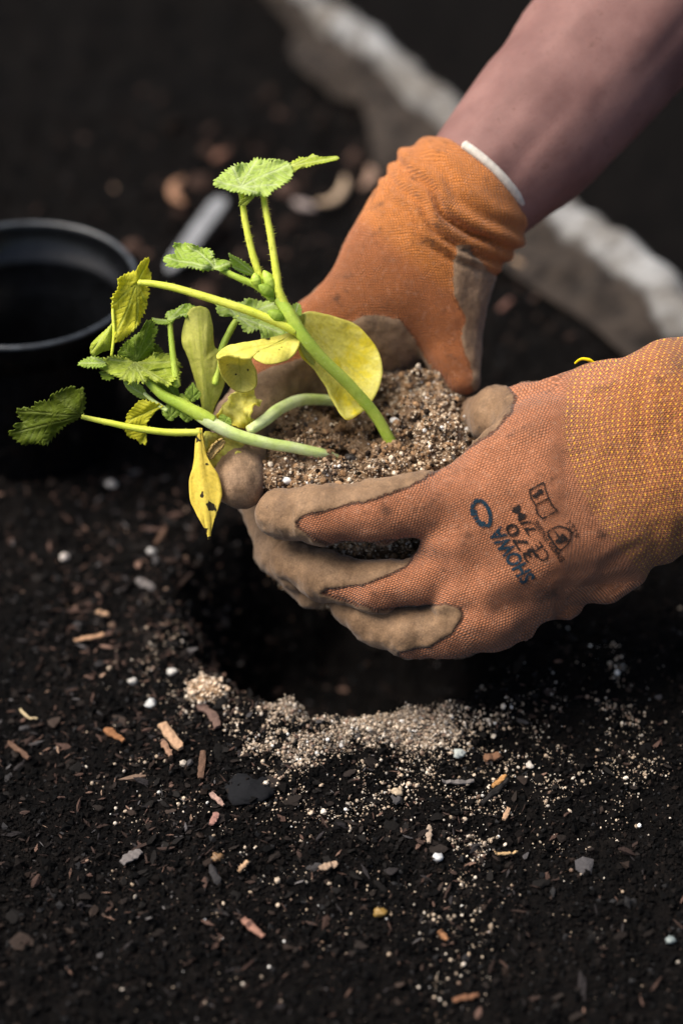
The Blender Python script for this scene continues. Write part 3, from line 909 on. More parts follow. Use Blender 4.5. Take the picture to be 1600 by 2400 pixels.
# far glove: fingers wrap the left side of the root ball, thumb at its right
farpalm = [
    [(1112, 428, 390, 152), (1060, 492, 375, 168), (1000, 556, 358, 150), (960, 600, 350, 132)],
    [(985, 566, 352, 134), (905, 660, 335, 120), (835, 735, 330, 98)],
    [(1010, 580, 352, 120), (960, 690, 345, 108), (900, 780, 350, 86)],
    [(1040, 570, 352, 112), (1035, 660, 338, 96), (1040, 735, 330, 74)],
]
farfing = [
    [(835, 735, 330, 96), (740, 790, 322, 84), (655, 870, 310, 72), (566, 1000, 235, 62), (560, 1135, 112, 54)],
    [(870, 790, 370, 80), (650, 980, 380, 66), (606, 1150, 320, 52), (648, 1296, 190, 40), (690, 1350, 170, 34)],
    [(900, 800, 400, 80), (690, 1100, 460, 60), (650, 1290, 330, 46), (728, 1388, 200, 36)],
    [(940, 800, 420, 75), (800, 1150, 520, 55), (760, 1350, 400, 48), (840, 1400, 300, 42)],
    [(1040, 640, 335, 92), (1040, 738, 330, 74), (1062, 828, 318, 58), (1084, 886, 300, 40)],
]
AX0 = np.array([1112.0, 420.0]); AXD = np.array([-0.63, 0.777])
hemc, hemr = cjoint((1118, 420, 385, 150))
hb, _ = cjoint((985, 566, 352, 0))
hax = (hb - hemc) / np.linalg.norm(hb - hemc)
def far_extra(X, d):
    cut = -((X - hemc) @ hax.astype(np.float32))            # positive above the hem
    return -smin(-d, -(cut), 0.006)
fV, fQ = build_glove(farpalm, farfing, (440, 230, -10), (1320, 1480, 640), 0.014, 0.010, 0.0019, far_extra)
FAR_COAT1 = [(560,905),(600,880),(640,860),(720,835),(790,785),(822,754),(850,741),(890,738),(935,748),(970,790),(1000,840),(1040,890),(1082,935),(1082,1700),(200,1700),(200,905)]
FAR_COAT2 = [(1072,575),(1095,572),(1145,640),(1300,700),(1300,1000),(1118,935),(1102,905),(1108,870),(1090,830),(1078,790),(1090,745),(1062,690),(1062,620)]
def far_orange(px):
    return np.minimum(-poly_sd(px[:, :2], FAR_COAT1), -poly_sd(px[:, :2], FAR_COAT2))
def far_disp(px, W, N):
    s = (px[:, :2] - AX0) @ AXD
    a = (px[:, :2] - AX0) @ np.array([0.777, 0.63])
    wv = 14 * vnoise(np.stack([a / 70, s * 0, s * 0], -1), 51) + 0.0009 * a * a
    s2 = s + wv
    d = 0.0012 * fbm(W * 40, 3, 95)
    fade = sstep(-120, 40, a) * sstep(175, 110, a)
    for c0, wd, dep in ((96, 9, -0.0075), (140, 8, -0.0042), (172, 8, -0.0030), (46, 10, -0.0012)):
        d += dep * np.exp(-((s2 - c0) / wd) ** 2) * (0.2 + 0.8 * fade)
    for c0, wd, dep in ((75, 18, 0.0035), (118, 14, 0.0022), (157, 12, 0.0015), (20, 20, 0.0015)):
        d += dep * np.exp(-((s2 - c0) / wd) ** 2)
    return d
def far_kuv(px, W, N):
    s = (px[:, :2] - AX0) @ AXD; a = (px[:, :2] - AX0) @ np.array([0.777, 0.63])
    f = sstep(110, 200, s)
    return np.stack([s, (1 - f) * np.arcsin(np.clip(a / 190, -0.97, 0.97)) * 180 + f * a, 0 * s], -1)
far_cuff = lambda px: sstep(265, 215, (px[:, :2] - AX0) @ AXD)
M_FAR = glove_mat('knit_glove_far', c4(0.42, 0.135, 0.038), c4(0.53, 0.175, 0.052), c4(0.29, 0.19, 0.115), c4(0.16, 0.10, 0.057), c4(0.66, 0.225, 0.045), 0.75, 7.5, 0.3)
glove_far, fW = finish_glove(fV, fQ, 'work_glove', M_FAR, 'plain orange knit work glove behind the root ball with white hem at its wrist',
    far_orange, far_kuv, far_cuff, far_disp, lambda px: 0 * px[:, 0], lambda px: (px[:, 0] * 0 + ((px[:, :2] - AX0) @ AXD)) < 150)

# white elastic hem on the far cuff
def hem():
    u = np.cross(hax, [0, 0, 1.0]); u /= np.linalg.norm(u); v = np.cross(hax, u)
    rr = hemr * 0.985
    pts = []
    for t in np.linspace(0, 2 * math.pi, 41):
        pts.append(hemc + hax * 0.0005 + rr * (math.cos(t) * u + math.sin(t) * v))
    W = fromcam(np.array(pts))
    px = topix(W); k0 = int(np.argmin(px[:, 0]))
    W = np.roll(W[:-1], -k0, 0); px = topix(W)
    keep = np.where(px[:, 0] > 1072)[0]
    W = W[keep]
    o = tube('hem', W, 0.0026, plain('white_elastic', (0.50, 0.47, 0.42), 0.9, 0.1, 300, 0.15, 0.4), None, 10, 3)
    put(o, glove_far)
    o['label'] = 'white elastic hem of the cuff'
hem()
# loose yellow thread on the near glove
thr = tube('loose_thread', PN([(1346, 852, 60), (1354, 845, 58), (1364, 841, 56), (1378, 843, 56), (1388, 848, 58), (1400, 862, 62)]), [0.0005, 0.0007, 0.0008, 0.0009, 0.0007, 0.0005],
     plain('yellow_thread', (0.62, 0.50, 0.01), 0.9, 0.1), None, 8, 5)
put(thr, glove_near); thr['label'] = 'loose yellow thread'

# printing on the back of the near glove
BV = BVHTree.FromPolygons([Vector(v) for v in nW], nQ.tolist())
def drape(pts2, lift):
    out = []
    for x, y in pts2:
        tgt = P(x, y, 0); dr = Vector(tgt - cC).normalized()
        loc, nor, _, _ = BV.ray_cast(Vector(cC), dr)
        if loc is None: loc, nor = Vector(tgt), -dr
        out.append(loc + nor * lift)
    return np.array(out)
def ink(name, col):
    m = NT(name)
    n = m.noise(900, 3); m.base(m.mix(m.ramp(n, 0.4, 0.7), col, tuple(x * 1.5 for x in col[:3]) + (1,)))
    m.rough(0.9); m.spec(0.1)
    gap = m.ramp(m.noise(1500, 2, 0.4), 0.30, 0.42)
    tr = m.n('ShaderNodeBsdfTransparent'); mx = m.n('ShaderNodeMixShader')
    m.set(mx.inputs[0], gap); m.t.links.new(tr.outputs[0], mx.inputs[1]); m.t.links.new(m.b.outputs[0], mx.inputs[2])
    m.t.links.new(mx.outputs[0], m.out.inputs[0])
    return m.m
M_INK = ink('black_ink', c4(0.012, 0.010, 0.010)); M_BLUE = ink('blue_ink', c4(0.008, 0.022, 0.035))
RD = np.array([-0.56, -0.83]); RD /= np.linalg.norm(RD); RU = np.array([RD[1], -RD[0]])

def refine(V, F, maxlen):
    import bmesh
    bm = bmesh.new()
    vs = [bm.verts.new((x, y, 0)) for x, y in V]
    for f in F:
        try: bm.faces.new([vs[i] for i in f])
        except ValueError: pass
    bmesh.ops.triangulate(bm, faces=bm.faces[:])
    for _ in range(4):
        es = [e for e in bm.edges if e.calc_length() > maxlen]
        if not es: break
        bmesh.ops.subdivide_edges(bm, edges=es, cuts=1, use_grid_fill=False)
        bmesh.ops.triangulate(bm, faces=bm.faces[:])
    bm.verts.index_update()
    V = np.array([v.co[:2] for v in bm.verts]); F = np.array([[v.index for v in f.verts] for f in bm.faces])
    bm.free()
    return V, F
def print_mesh(name, V2, F, mat, lift=0.0006):
    V2, F = refine(V2, F, 7.0)
    o = mesh_ob(name, drape(V2, lift), F, mat, None, True)
    return put(o, glove_near)
def text_px(name, s, center, height, length, mat, bold=0.0, shear=0.0):
    cu = bpy.data.curves.new('t', 'FONT'); cu.body = s; cu.align_x = 'CENTER'; cu.align_y = 'CENTER'; cu.resolution_u = 3; cu.offset = bold; cu.shear = shear
    to = bpy.data.objects.new('t', cu); COL.objects.link(to)
    dg = bpy.context.evaluated_depsgraph_get()
    me = to.evaluated_get(dg).to_mesh()
    V = np.array([v.co[:2] for v in me.vertices]); F = [list(p.vertices) for p in me.polygons]
    to.evaluated_get(dg).to_mesh_clear()
    bpy.data.objects.remove(to); bpy.data.curves.remove(cu)
    V -= (V.max(0) + V.min(0)) / 2; V /= (V.max(0) - V.min(0))
    p = np.asarray(center, float) + (V[:, 0:1] * length) * RD + (V[:, 1:2] * height) * RU
    o = print_mesh(name, p, F, mat)
    o['label'] = 'printed lettering ' + s
def ribbon(pts, wd, closed=False):
    pts = np.asarray(pts, float)
    if closed: pts = np.vstack([pts, pts[:1]])
    V = []; F = []
    for a, b in zip(pts[:-1], pts[1:]):
        t = (b - a) / np.linalg.norm(b - a); nn = np.array([-t[1], t[0]]) * wd / 2
        k = len(V); V += [a - nn - t*wd*.3, a + nn - t*wd*.3, b + nn + t*wd*.3, b - nn + t*wd*.3]; F.append([k, k+1, k+2, k+3])
    return np.array(V), F
text_px('printed_brand', 'SHOWA', (1198, 1302), 38, 146, M_BLUE, 0.03, 0.15)
text_px('printed_number', '370', (1219, 1270), 30, 100, M_INK, 0.015)
text_px('printed_size', '7/M', (1227, 1219), 24, 74, M_INK, 0.015)
text_px('printed_mark', 'CE', (1266, 1293), 26, 46, M_INK, 0.0)
text_px('printed_code', 'EN388', (1267, 1243), 13, 52, M_INK, 0.01)
text_px('printed_code', 'EN420', (1302, 1293), 14, 52, M_INK, 0.02)
text_px('printed_code', '4121', (1342, 1242), 14, 44, M_INK, 0.0)
def arc_px(cx, cy, rx, ry, a0, a1, rot, n=14):
    t = np.radians(np.linspace(a0, a1, n)); c, s = math.cos(rot), math.sin(rot)
    x, y = rx*np.cos(t), ry*np.sin(t)
    return np.stack([cx + x*c - y*s, cy + x*s + y*c], -1)
V, F = ribbon(arc_px(1127, 1205, 20, 33, -170, 70, -0.3, 18), 9)
allV, allF = [V], [F]; kk = len(V)
for a in range(85, 215, 20):
    q = arc_px(1127, 1205, 19, 30, a, a + 9, -0.3, 3); q2 = arc_px(1127, 1205, 10, 20, a, a + 9, -0.3, 3)
    v, f = ribbon([q[1], q2[1]], 6); allV.append(v); allF.append([[i + kk for i in g] for g in f]); kk += len(v)
print_mesh('printed_emblem', np.vstack(allV), sum(allF, []), M_BLUE)['label'] = 'printed round hand emblem'
def multi(name, ribs):
    Vs, Fs, k = [], [], 0
    for pts, wd, cl in ribs:
        v, f = ribbon(pts, wd, cl); Vs.append(v); Fs += [[i + k for i in g] for g in f]; k += len(v)
    return print_mesh(name, np.vstack(Vs), Fs, M_INK)
multi('printed_manual_symbol', [([(1240,1149),(1272,1131),(1278,1152),(1284,1168),(1254,1183),(1243,1167)], 3.6, True), ([(1254,1183),(1284,1168),(1292,1184),(1304,1196),(1270,1215),(1257,1202)], 3.6, True),
                                ([(1250,1163),(1268,1150)], 9, False), ([(1253,1157),(1257,1167)], 4, False), ([(1264,1148),(1270,1158)], 4, False)])['label'] = 'printed open manual symbol'
multi('printed_shield_symbol', [([(1281,1248),(1294,1238),(1308,1233),(1325,1237),(1337,1247),(1335,1264),(1326,1278),(1311,1290),(1298,1276)], 3.8, True),
                                ([(1300,1246),(1311,1262)], 4, False), ([(1303,1270),(1318,1256)], 9, False), ([(1316,1254),(1326,1264)], 8, False), ([(1310,1272),(1322,1266)], 5, False)])['label'] = 'printed shield symbol'

# ------------------------------------------------------------------ the person's bare forearms
def forearms():
    m = NT('skin')
    n1 = m.noise(30, 4); n2 = m.noise(700, 4, 0.6)
    c = m.mix(m.ramp(n1, 0.3, 0.7), c4(0.14, 0.072, 0.066), c4(0.21, 0.115, 0.104))
    c = m.mix(m.math('MULTIPLY', m.ramp(n2, 0.5, 0.75), 0.25), c, c4(0.13, 0.06, 0.05))
    c = m.mix(m.math('MULTIPLY', m.ramp(m.noise(120, 4, 0.6), 0.6, 0.72), 0.5), c, c4(0.10, 0.05, 0.04))
    m.base(c); m.rough(0.68); m.spec(0.2)
    m.b.inputs['Subsurface Weight'].default_value = 0.15
    m.b.inputs['Subsurface Radius'].default_value = (0.008, 0.003, 0.002)
    m.b.inputs['Subsurface Scale'].default_value = 0.6
    m.set(m.b.inputs['Normal'], m.bump(n2, 0.25, 0.0008))
    chains = [[(1040, 510, 372, 118), (1118, 420, 388, 132), (1190, 345, 410, 148), (1268, 268, 430, 168), (1388, 136, 470, 186), (1528, -8, 520, 198), (1750, -240, 600, 205)],
              [(1150, 470, 380, 100), (1240, 360, 400, 118), (1340, 240, 440, 140)]]
    def fn(X):
        d = chain_sdf(X, chains[0], 0.01)
        return smin(d, chain_sdf(X, chains[1], 0.01), 0.02)
    c = [cjoint((a, b, z, 0))[0] for a in (860, 1990) for b in (-480, 680) for z in (100, 860)]
    V, Q = surface_net(fn, np.min(c, 0), np.max(c, 0), 0.0042)
    Q = Q[:, ::-1]
    W = fromcam(smooth_mesh(V, Q, 3))
    N = vnormals(W, Q)
    pa = topix(W); ta = (pa[:, 0] - 1118) * 0.63 - (pa[:, 1] - 420) * 0.777; tb = (pa[:, 0] - 1118) * 0.777 + (pa[:, 1] - 420) * 0.63
    ten = fbm(np.stack([ta / 420, tb / 62, 0 * ta], -1), 2, 66)
    W = W + N * (0.0012 * fbm(W * 22, 3, 15) + 0.0022 * ten + 0.0003 * fbm(W * 300, 2, 16))[:, None]
    body = empty('person', W.min(0) * [0, 0, 0] + [0.35, 1.15, 0.0])
    put(mesh_ob('forearm', W, Q, m.m), body)['label'] = 'bare forearm reaching down into the far glove'
    ch2 = [(1560, 1060, 80, 130), (1760, 1030, 80, 150), (2000, 960, 90, 170), (2350, 820, 120, 190)]
    c = [cjoint((a, b, z, 0))[0] for a in (1400, 2620) for b in (560, 1290) for z in (-220, 400)]
    V, Q = surface_net(lambda X: chain_sdf(X, ch2, 0.01), np.min(c, 0), np.max(c, 0), 0.005)
    put(mesh_ob('forearm', fromcam(V), Q[:, ::-1], m.m), body)
    tag(body, 'person reaching in with bare forearms to hold the root ball', 'person')
forearms()

# ------------------------------------------------------------------ seedlings
M_LEAF = leaf_mat('squash_leaf_green', c4(0.30, 0.47, 0.05), c4(0.60, 0.70, 0.34), c4(0.44, 0.58, 0.10), trans=0.5)
M_LEAFP = leaf_mat('squash_leaf_pale', c4(0.42, 0.58, 0.11), c4(0.64, 0.74, 0.40), c4(0.52, 0.65, 0.17), trans=0.5)
M_LEAFY = leaf_mat('squash_leaf_yellowing', c4(0.62, 0.62, 0.03), c4(0.50, 0.56, 0.08), c4(0.72, 0.69, 0.05), trans=0.5)
M_LEAFYG = leaf_mat('squash_leaf_yellow_green', c4(0.40, 0.52, 0.05), c4(0.56, 0.64, 0.20), c4(0.52, 0.60, 0.08))
M_LEAFM = leaf_mat('squash_leaf_mid_green', c4(0.18, 0.29, 0.02), c4(0.30, 0.40, 0.08), c4(0.24, 0.34, 0.03), trans=0.45)
M_LEAFD = leaf_mat('squash_leaf_dark', c4(0.10, 0.15, 0.010), c4(0.15, 0.19, 0.03), c4(0.13, 0.17, 0.014), trans=0.4)  # dark green, with the far left leaf's shade painted into it
M_COTY = leaf_mat('cotyledon_yellow', c4(0.86, 0.81, 0.14), c4(0.74, 0.69, 0.10), c4(0.88, 0.85, 0.34), trans=0.5, patch=c4(0.88, 0.77, 0.05), relief=0.2)
M_COTG = leaf_mat('cotyledon_pale', c4(0.60, 0.62, 0.10), c4(0.50, 0.54, 0.09), c4(0.70, 0.70, 0.22), trans=0.4, relief=0.15)
M_WITH = leaf_mat('cotyledon_withered', c4(0.80, 0.60, 0.05), c4(0.60, 0.50, 0.08), c4(0.84, 0.70, 0.14), spots=0.75, trans=0.35, relief=0.5)
M_COTS = leaf_mat('cotyledon_spotted', c4(0.66, 0.60, 0.06), c4(0.54, 0.53, 0.08), c4(0.76, 0.72, 0.22), spots=0.12, trans=0.35, relief=0.25)
M_BROWN = leaf_mat('withered_brown', c4(0.30, 0.20, 0.06), c4(0.2, 0.13, 0.05), c4(0.42, 0.30, 0.10), trans=0.1)
M_STEMP = stem_mat('stem_pale', c4(0.52, 0.66, 0.20), c4(0.68, 0.78, 0.40))
M_STEMG = stem_mat('stem_green', c4(0.32, 0.46, 0.05), c4(0.44, 0.56, 0.08))
M_STEMY = stem_mat('stem_yellow_green', c4(0.50, 0.58, 0.05), c4(0.62, 0.66, 0.09))

def bernstein(n, t):
    return np.stack([math.comb(n, k) * t**k * (1 - t)**(n - k) for k in range(n + 1)], -1)
def patch(net, a, b):
    """net rows along b, columns along a, entries (px,py,dz)->world; a,b in 0..1"""
    W = PN(np.array([[list(q) + [0] * (3 - len(q)) for q in r] for r in net], float))
    Bb = bernstein(len(net) - 1, b); Ba = bernstein(len(net[0]) - 1, a)
    return np.einsum('...i,...j,ijk->...k', Bb, Ba, W)

def shift(net, dz): return [[(q[0], q[1], (q[2] if len(q) > 2 else 0) + dz) for q in r] for r in net]

def leaf(name, net, mat, parent, dz=0.0, lobed=True, crumple=0.0016, seed=1, b0=0.2, thick=0.0005, teeth=0.05, wprof=None):
    net = shift(net, dz)
    if lobed:
        nr, nt = 16, 168
        th = np.linspace(-math.pi, math.pi, nt, endpoint=False)
        R = 0.82 + 0.035 * np.cos(5 * th) - 0.36 * sstep(2.1, 3.14, np.abs(th))
        rng = np.random.default_rng(seed)
        ph = rng.random() * 6
        saw = np.abs(((th * 42 / (2 * math.pi) * 1.0 + ph) % 1.0) - 0.35) * 2
        R = R * (1 + 0.05 * np.interp(th, np.linspace(-math.pi, math.pi, 12), rng.uniform(-1, 1, 12))) 
        Rt = R * (1 + teeth * (saw - 0.5) * 1.6)
        rr = np.linspace(0, 1, nr + 1)[1:] ** 0.85
        RR = rr[:, None] * np.where((rr > 0.93)[:, None], Rt[None], R[None] * 0.985)
        A = RR * np.sin(th)[None]; Bc = RR * np.cos(th)[None]
        av = np.clip(0.5 + 0.56 * A, -0.15, 1.15); bv = b0 + (1 - b0) * Bc / 0.87
        ang_v = np.array([0, 0.95, -0.95, 1.95, -1.95])
        dv = np.min(np.abs(th[:, None] - ang_v[None]), 1)[None] * RR
        vein = np.exp(-(dv / (0.020 + 0.006)) ** 2)
        sec = np.abs(((rr[:, None] * 6.0 - np.min(np.abs(th[:, None] - ang_v[None]), 1)[None] * 3.2) % 1.0) - 0.5)
        vein = np.maximum(vein, 0.45 * np.exp(-((0.5 - sec) / 0.10) ** 2) * (rr[:, None] > 0.15))
        a = np.concatenate([[0.5], av.ravel()]); b = np.concatenate([[b0], bv.ravel()])
        vein = np.concatenate([[1.0], vein.ravel()])
        puck = np.concatenate([[0], (sstep(0, 0.16, dv)).ravel()])
        rad = np.concatenate([[0], np.repeat(rr, nt)])
        i, j = np.meshgrid(np.arange(nr - 1), np.arange(nt), indexing='ij'); j2 = (j + 1) % nt
        Q = np.stack([1+i*nt+j, 1+(i+1)*nt+j, 1+(i+1)*nt+j2, 1+i*nt+j2], -1).reshape(-1, 4)
        jj = np.arange(nt)
        F = [Q, np.stack([np.zeros(nt, int), 1 + jj, 1 + (jj + 1) % nt], -1)]
    else:
        nb, na = 44, 16
        bb, aa = np.meshgrid(np.linspace(0, 1, nb), np.linspace(-1, 1, na), indexing='ij')
        wp = wprof or [(0, .16), (.1, .28), (.3, .75), (.5, .97), (.7, .98), (.88, .78), (.96, .48), (1, .10)]
        wd = np.interp(bb, [q[0] for q in wp], [q[1] for q in wp])
        k = np.ones(5) / 5
        a = (0.5 + 0.5 * aa * wd).ravel(); b = bb.ravel()
        dv = np.abs(aa * wd)
        vein = np.exp(-(dv / 0.05) ** 2)
        sec = np.abs(((bb * 7 - np.abs(aa) * 1.5) % 1.0) - 0.5)
        vein = np.maximum(vein * 0.9, 0.4 * np.exp(-((0.5 - sec) / 0.08) ** 2)).ravel()
        puck = sstep(0, 0.3, dv).ravel(); rad = np.maximum(np.abs(aa), 0.2).ravel()
        i, j = np.meshgrid(np.arange(nb - 1), np.arange(na - 1), indexing='ij')
        F = [np.stack([i*na+j, (i+1)*na+j, (i+1)*na+j+1, i*na+j+1], -1).reshape(-1, 4)]
    W = patch(net, np.clip(a, -0.1, 1.1), np.clip(b, -0.15, 1.1))
    e = 1e-3
    N = np.cross(patch(net, np.clip(a, 0, 1) + e, b) - patch(net, np.clip(a, 0, 1), b), patch(net, np.clip(a, 0, 1), b + e) - patch(net, np.clip(a, 0, 1), b))
    N /= np.linalg.norm(N, axis=1)[:, None] + 1e-12
    off = crumple * (0.6 * fbm(W * 90, 3, seed) * (0.3 + rad) + 0.7 * (puck - 0.5)) + crumple * 0.9 * rad ** 2 * vnoise(np.stack([a * 5, b * 5, 0 * a + seed], -1), seed)
    W = W + N * off[:, None]
    o = mesh_ob(name, W, F, mat, None, True, {'vein': vein})
    s = o.modifiers.new('thickness', 'SOLIDIFY'); s.thickness = thick; s.offset = 0
    put(o, parent)
    return o

def star(name, ctr, outline, mat, parent, dz=0.0, g=(0.0, 0.0), cup=0.0, teeth=3.0, tooth_px=9.0, attach=None, veins=(), crumple=0.0014, seed=1, thick=0.0005, wave=0.0, fold=None):
    """leaf blade: traced margin, tilted (g), cupped and crumpled in depth; px units"""
    rng = np.random.default_rng(seed)
    ctr = np.asarray(ctr, float)
    o2 = np.asarray(outline, float)
    pts = catmull(np.vstack([o2, o2[:1]]), 6)[:-1]
    seg = np.linalg.norm(np.roll(pts, -1, 0) - pts, axis=1); per = seg.sum()
    nt = int(min(300, max(60, per / 2.6)))
    cs = np.concatenate([[0], np.cumsum(seg)]); pc = np.vstack([pts, pts[:1]])
    tt = np.linspace(0, per, nt, endpoint=False)
    ed = np.stack([np.interp(tt, cs, pc[:, 0]), np.interp(tt, cs, pc[:, 1])], -1)
    dr = ed - ctr; ln = np.linalg.norm(dr, axis=1)[:, None]; dr /= ln
    nteeth = max(6, round(per / tooth_px))
    saw = ((tt / per * nteeth + 0.12 * np.sin(tt / per * 31 + seed)) % 1.0)
    tooth = (np.where(saw < 0.7, saw / 0.7, (1 - saw) / 0.3) - 0.5) * teeth * 2.4 * (0.6 + 0.8 * vnoise(np.stack([tt / 25, 0 * tt, 0 * tt + seed], -1), seed) ** 2)
    nr = 16
    rr = np.linspace(0, 1, nr + 1)[1:] ** 0.8
    pp = ctr + dr[None] * (ln * rr[:, None, None] + (rr > 0.9)[:, None, None] * tooth[None, :, None])
    pp = np.vstack([ctr[None], pp.reshape(-1, 2)])
    rad = np.concatenate([[0], np.repeat(rr, nt)])
    dv = np.full(len(pp), 1e3); tv = np.zeros(len(pp))
    at = np.asarray(attach if attach is not None else ctr, float)
    for v in veins:
        b = np.asarray(v, float) - at; L2 = b @ b
        t = np.clip(((pp - at) @ b) / L2, 0, 1)
        e = np.linalg.norm(pp - at - t[:, None] * b, axis=1)
        tv = np.where(e < dv, t * math.sqrt(L2), tv); dv = np.minimum(dv, e)
    size = ln.mean()
    wv = 1.2 + 0.018 * size
    vein = np.exp(-(dv / wv) ** 2)
    if len(veins):
        sec = ((tv - dv * 0.9) / (0.16 * size + 4)) % 1.0
        vein = np.maximum(vein, 0.5 * np.exp(-(np.minimum(sec, 1 - sec) / 0.13) ** 2) * sstep(0, 4, dv))
    z = dz + g[0] * (pp[:, 0] - ctr[0]) + g[1] * (pp[:, 1] - ctr[1]) + cup * rad ** 2
    z += wave * rad ** 2 * vnoise(np.stack([pp[:, 0] / (0.45 * size), pp[:, 1] / (0.45 * size), 0 * rad + seed], -1), seed)
    if fold:   # crease line (x, y, direction, depth per px)
        fx, fy, fa, fd = fold
        z += fd * np.abs(-(pp[:, 0] - fx) * math.sin(fa) + (pp[:, 1] - fy) * math.cos(fa))
    W = PN(np.concatenate([pp, z[:, None]], 1))
    i, j = np.meshgrid(np.arange(nr - 1), np.arange(nt), indexing='ij'); j2 = (j + 1) % nt
    Q = np.stack([1+i*nt+j, 1+(i+1)*nt+j, 1+(i+1)*nt+j2, 1+i*nt+j2], -1).reshape(-1, 4)
    jj = np.arange(nt)
    N = vnormals(W, Q); N[0] = N[1:nt+1].mean(0)
    off = crumple * (0.8 * fbm(W * 110, 3, seed) * (0.3 + rad) + 0.45 * np.where(dv < 900, sstep(0, 0.22 * size, dv) - 0.5, 0))
    W = W + N * off[:, None]
    o = mesh_ob(name, W, [Q, np.stack([np.zeros(nt, int), 1 + jj, 1 + (jj + 1) % nt], -1)], mat, None, True, {'vein': vein})
    so = o.modifiers.new('thickness', 'SOLIDIFY'); so.thickness = thick; so.offset = 0
    return put(o, parent)

def stalk(name, pts, rad_px, mat, parent, hairs=0, sides=12, hl=9):
    W = PN(np.array([list(p) + [0] * (3 - len(p)) for p in pts], float))
    r = [x * PXM for x in (rad_px if hasattr(rad_px, '__len__') else [rad_px] * len(pts))]
    V, F, path, rr = tube_np(W, r, sides, 10)
    m_ = len(path); ang = np.tile(np.arange(sides) * 2 * math.pi / sides, m_); cen = np.repeat(path, sides, axis=0)
    ridge = 1 + 0.055 * np.cos(ang * 5) + 0.09 * fbm(np.stack([np.repeat(np.arange(m_), sides) * 0.16, np.cos(ang), np.sin(ang)], -1), 2, 19)
    V[:m_ * sides] = cen + (V[:m_ * sides] - cen) * ridge[:, None]
    if hairs:
        k = RNG.integers(0, len(path) - 1, hairs); t = RNG.random(hairs)
        p = path[k] * (1 - t)[:, None] + path[k + 1] * t[:, None]
        tg = path[k + 1] - path[k]; tg /= np.linalg.norm(tg, axis=1)[:, None]
        rd = RNG.normal(0, 1, (hairs, 3)); rd -= tg * (rd * tg).sum(1)[:, None]; rd /= np.linalg.norm(rd, axis=1)[:, None]
        L = RNG.uniform(0.4, 1.0, hairs) * hl * PXM
        base = p + rd * rr[k][:, None] * 0.9
        tip = base + (rd + 0.15 * RNG.normal(0, 1, (hairs, 3))) * L[:, None]
        s1 = np.cross(tg, rd); hw = 0.9 * PXM
        hv = np.stack([base + tg * hw, base - 0.5 * tg * hw + 0.87 * s1 * hw, base - 0.5 * tg * hw - 0.87 * s1 * hw, tip], 1).reshape(-1, 3)
        hf = (np.array([(0,1,3),(1,2,3),(2,0,3)])[None] + (np.arange(hairs) * 4)[:, None, None] + len(V)).reshape(-1, 3)
        V = np.vstack([V, hv]); F = F + [hf]
    o = mesh_ob(name, V, F, mat, None, True)
    put(o, parent)
    return o

def bud(pc, pt, r, parent, mat, seed):
    a, b = P(*pc), P(*pt)
    pts = [a * (1 - t) + b * t for t in (0, .2, .45, .7, .9, 1)]
    V, F, path, rr = tube_np(pts, [x * r * PXM for x in (.35, .8, 1, .85, .45, .12)], 14, 5)
    ang = np.tile(np.arange(14), len(path))
    c = np.repeat(path, 14, axis=0)
    V[:len(c)] = c + (V[:len(c)] - c) * (1 + 0.13 * np.cos(ang * 2 * math.pi / 14 * 5))[:, None]
    o = mesh_ob('flower_bud', V, F, mat, None, True)
    put(o, parent)

# --- seedling A: the upright one with the two yellow seed leaves
SA = empty('squash_seedling', P(925, 1055, 165))
tag(SA, 'tallest squash seedling, upright, with large yellow seed leaves at its thick stem', 'seedling', 'squash seedlings in the root ball')
stalk('stem', [(950, 1096, 180), (930, 1064, 160), (917, 1040, 152), (880, 975, 120), (820, 905, 75), (752, 838, 30), (712, 790, 8), (676, 735, 0), (652, 700, 0)], [10, 13, 13.5, 13.5, 14, 14.5, 15.5, 16, 13], M_STEMG, SA, 60, 16, 5)
stalk('petiole', [(668, 725, 0), (652, 680, -4), (648, 640, -6), (634, 550, -10), (622, 490, -5), (616, 448, 20)], [14, 10.5, 9, 8, 7.5, 7], M_STEMY, SA, 260)
stalk('petiole', [(622, 690, 8), (606, 640, 8), (590, 588, 6), (574, 515, 4), (564, 440, 8)], [9, 8.5, 8, 7.5, 6.5], M_STEMY, SA, 240)
stalk('petiole', [(640, 702, 6), (600, 670, 2), (560, 652, -2), (520, 632, -2), (498, 618, 0)], [9, 8, 7.5, 6.5, 5], M_STEMG, SA, 120)
stalk('petiole', [(694, 778, 0), (640, 752, -8), (580, 728, -14), (500, 702, -16), (420, 678, -12), (365, 666, -6), (326, 662, 0)], [10, 10, 10, 9.5, 9, 8, 7], M_STEMY, SA, 160, 12, 5)
stalk('petiole', [(560, 742, 85), (540, 775, 85), (518, 825, 80), (505, 900, 80)], [7, 8, 8, 8], M_STEMG, SA, 40, 10, 5)
la_ = star('leaf', (592,414), [(501,427),(506,416),(532,395),(560,384),(588,376),(596,370),(630,369),(669,376),(678,383),(686,396),(685,408),(673,429),(658,440),(640,448),(630,459),(614,461),(601,459),(582,455),(560,446),(534,443),(504,435)], M_LEAFP, SA, -4, (0.05, -1.0), 0.0, 4.0, 9, (564,438), [(545,392),(600,376),(676,388),(650,436),(510,428),(600,452)], 0.0022, 3, wave=26)
star('leaf', (720,382), [(672,381),(697,372),(701,368),(721,370),(734,363),(745,366),(757,367),(790,367),(793,372),(788,377),(740,386),(705,396),(684,405),(674,396)], M_LEAFYG, SA, 62, (0.05, -1.1), 0.0, 3.0, 9, (672,392), [(790,371),(740,366)], 0.0012, 8, wave=10)
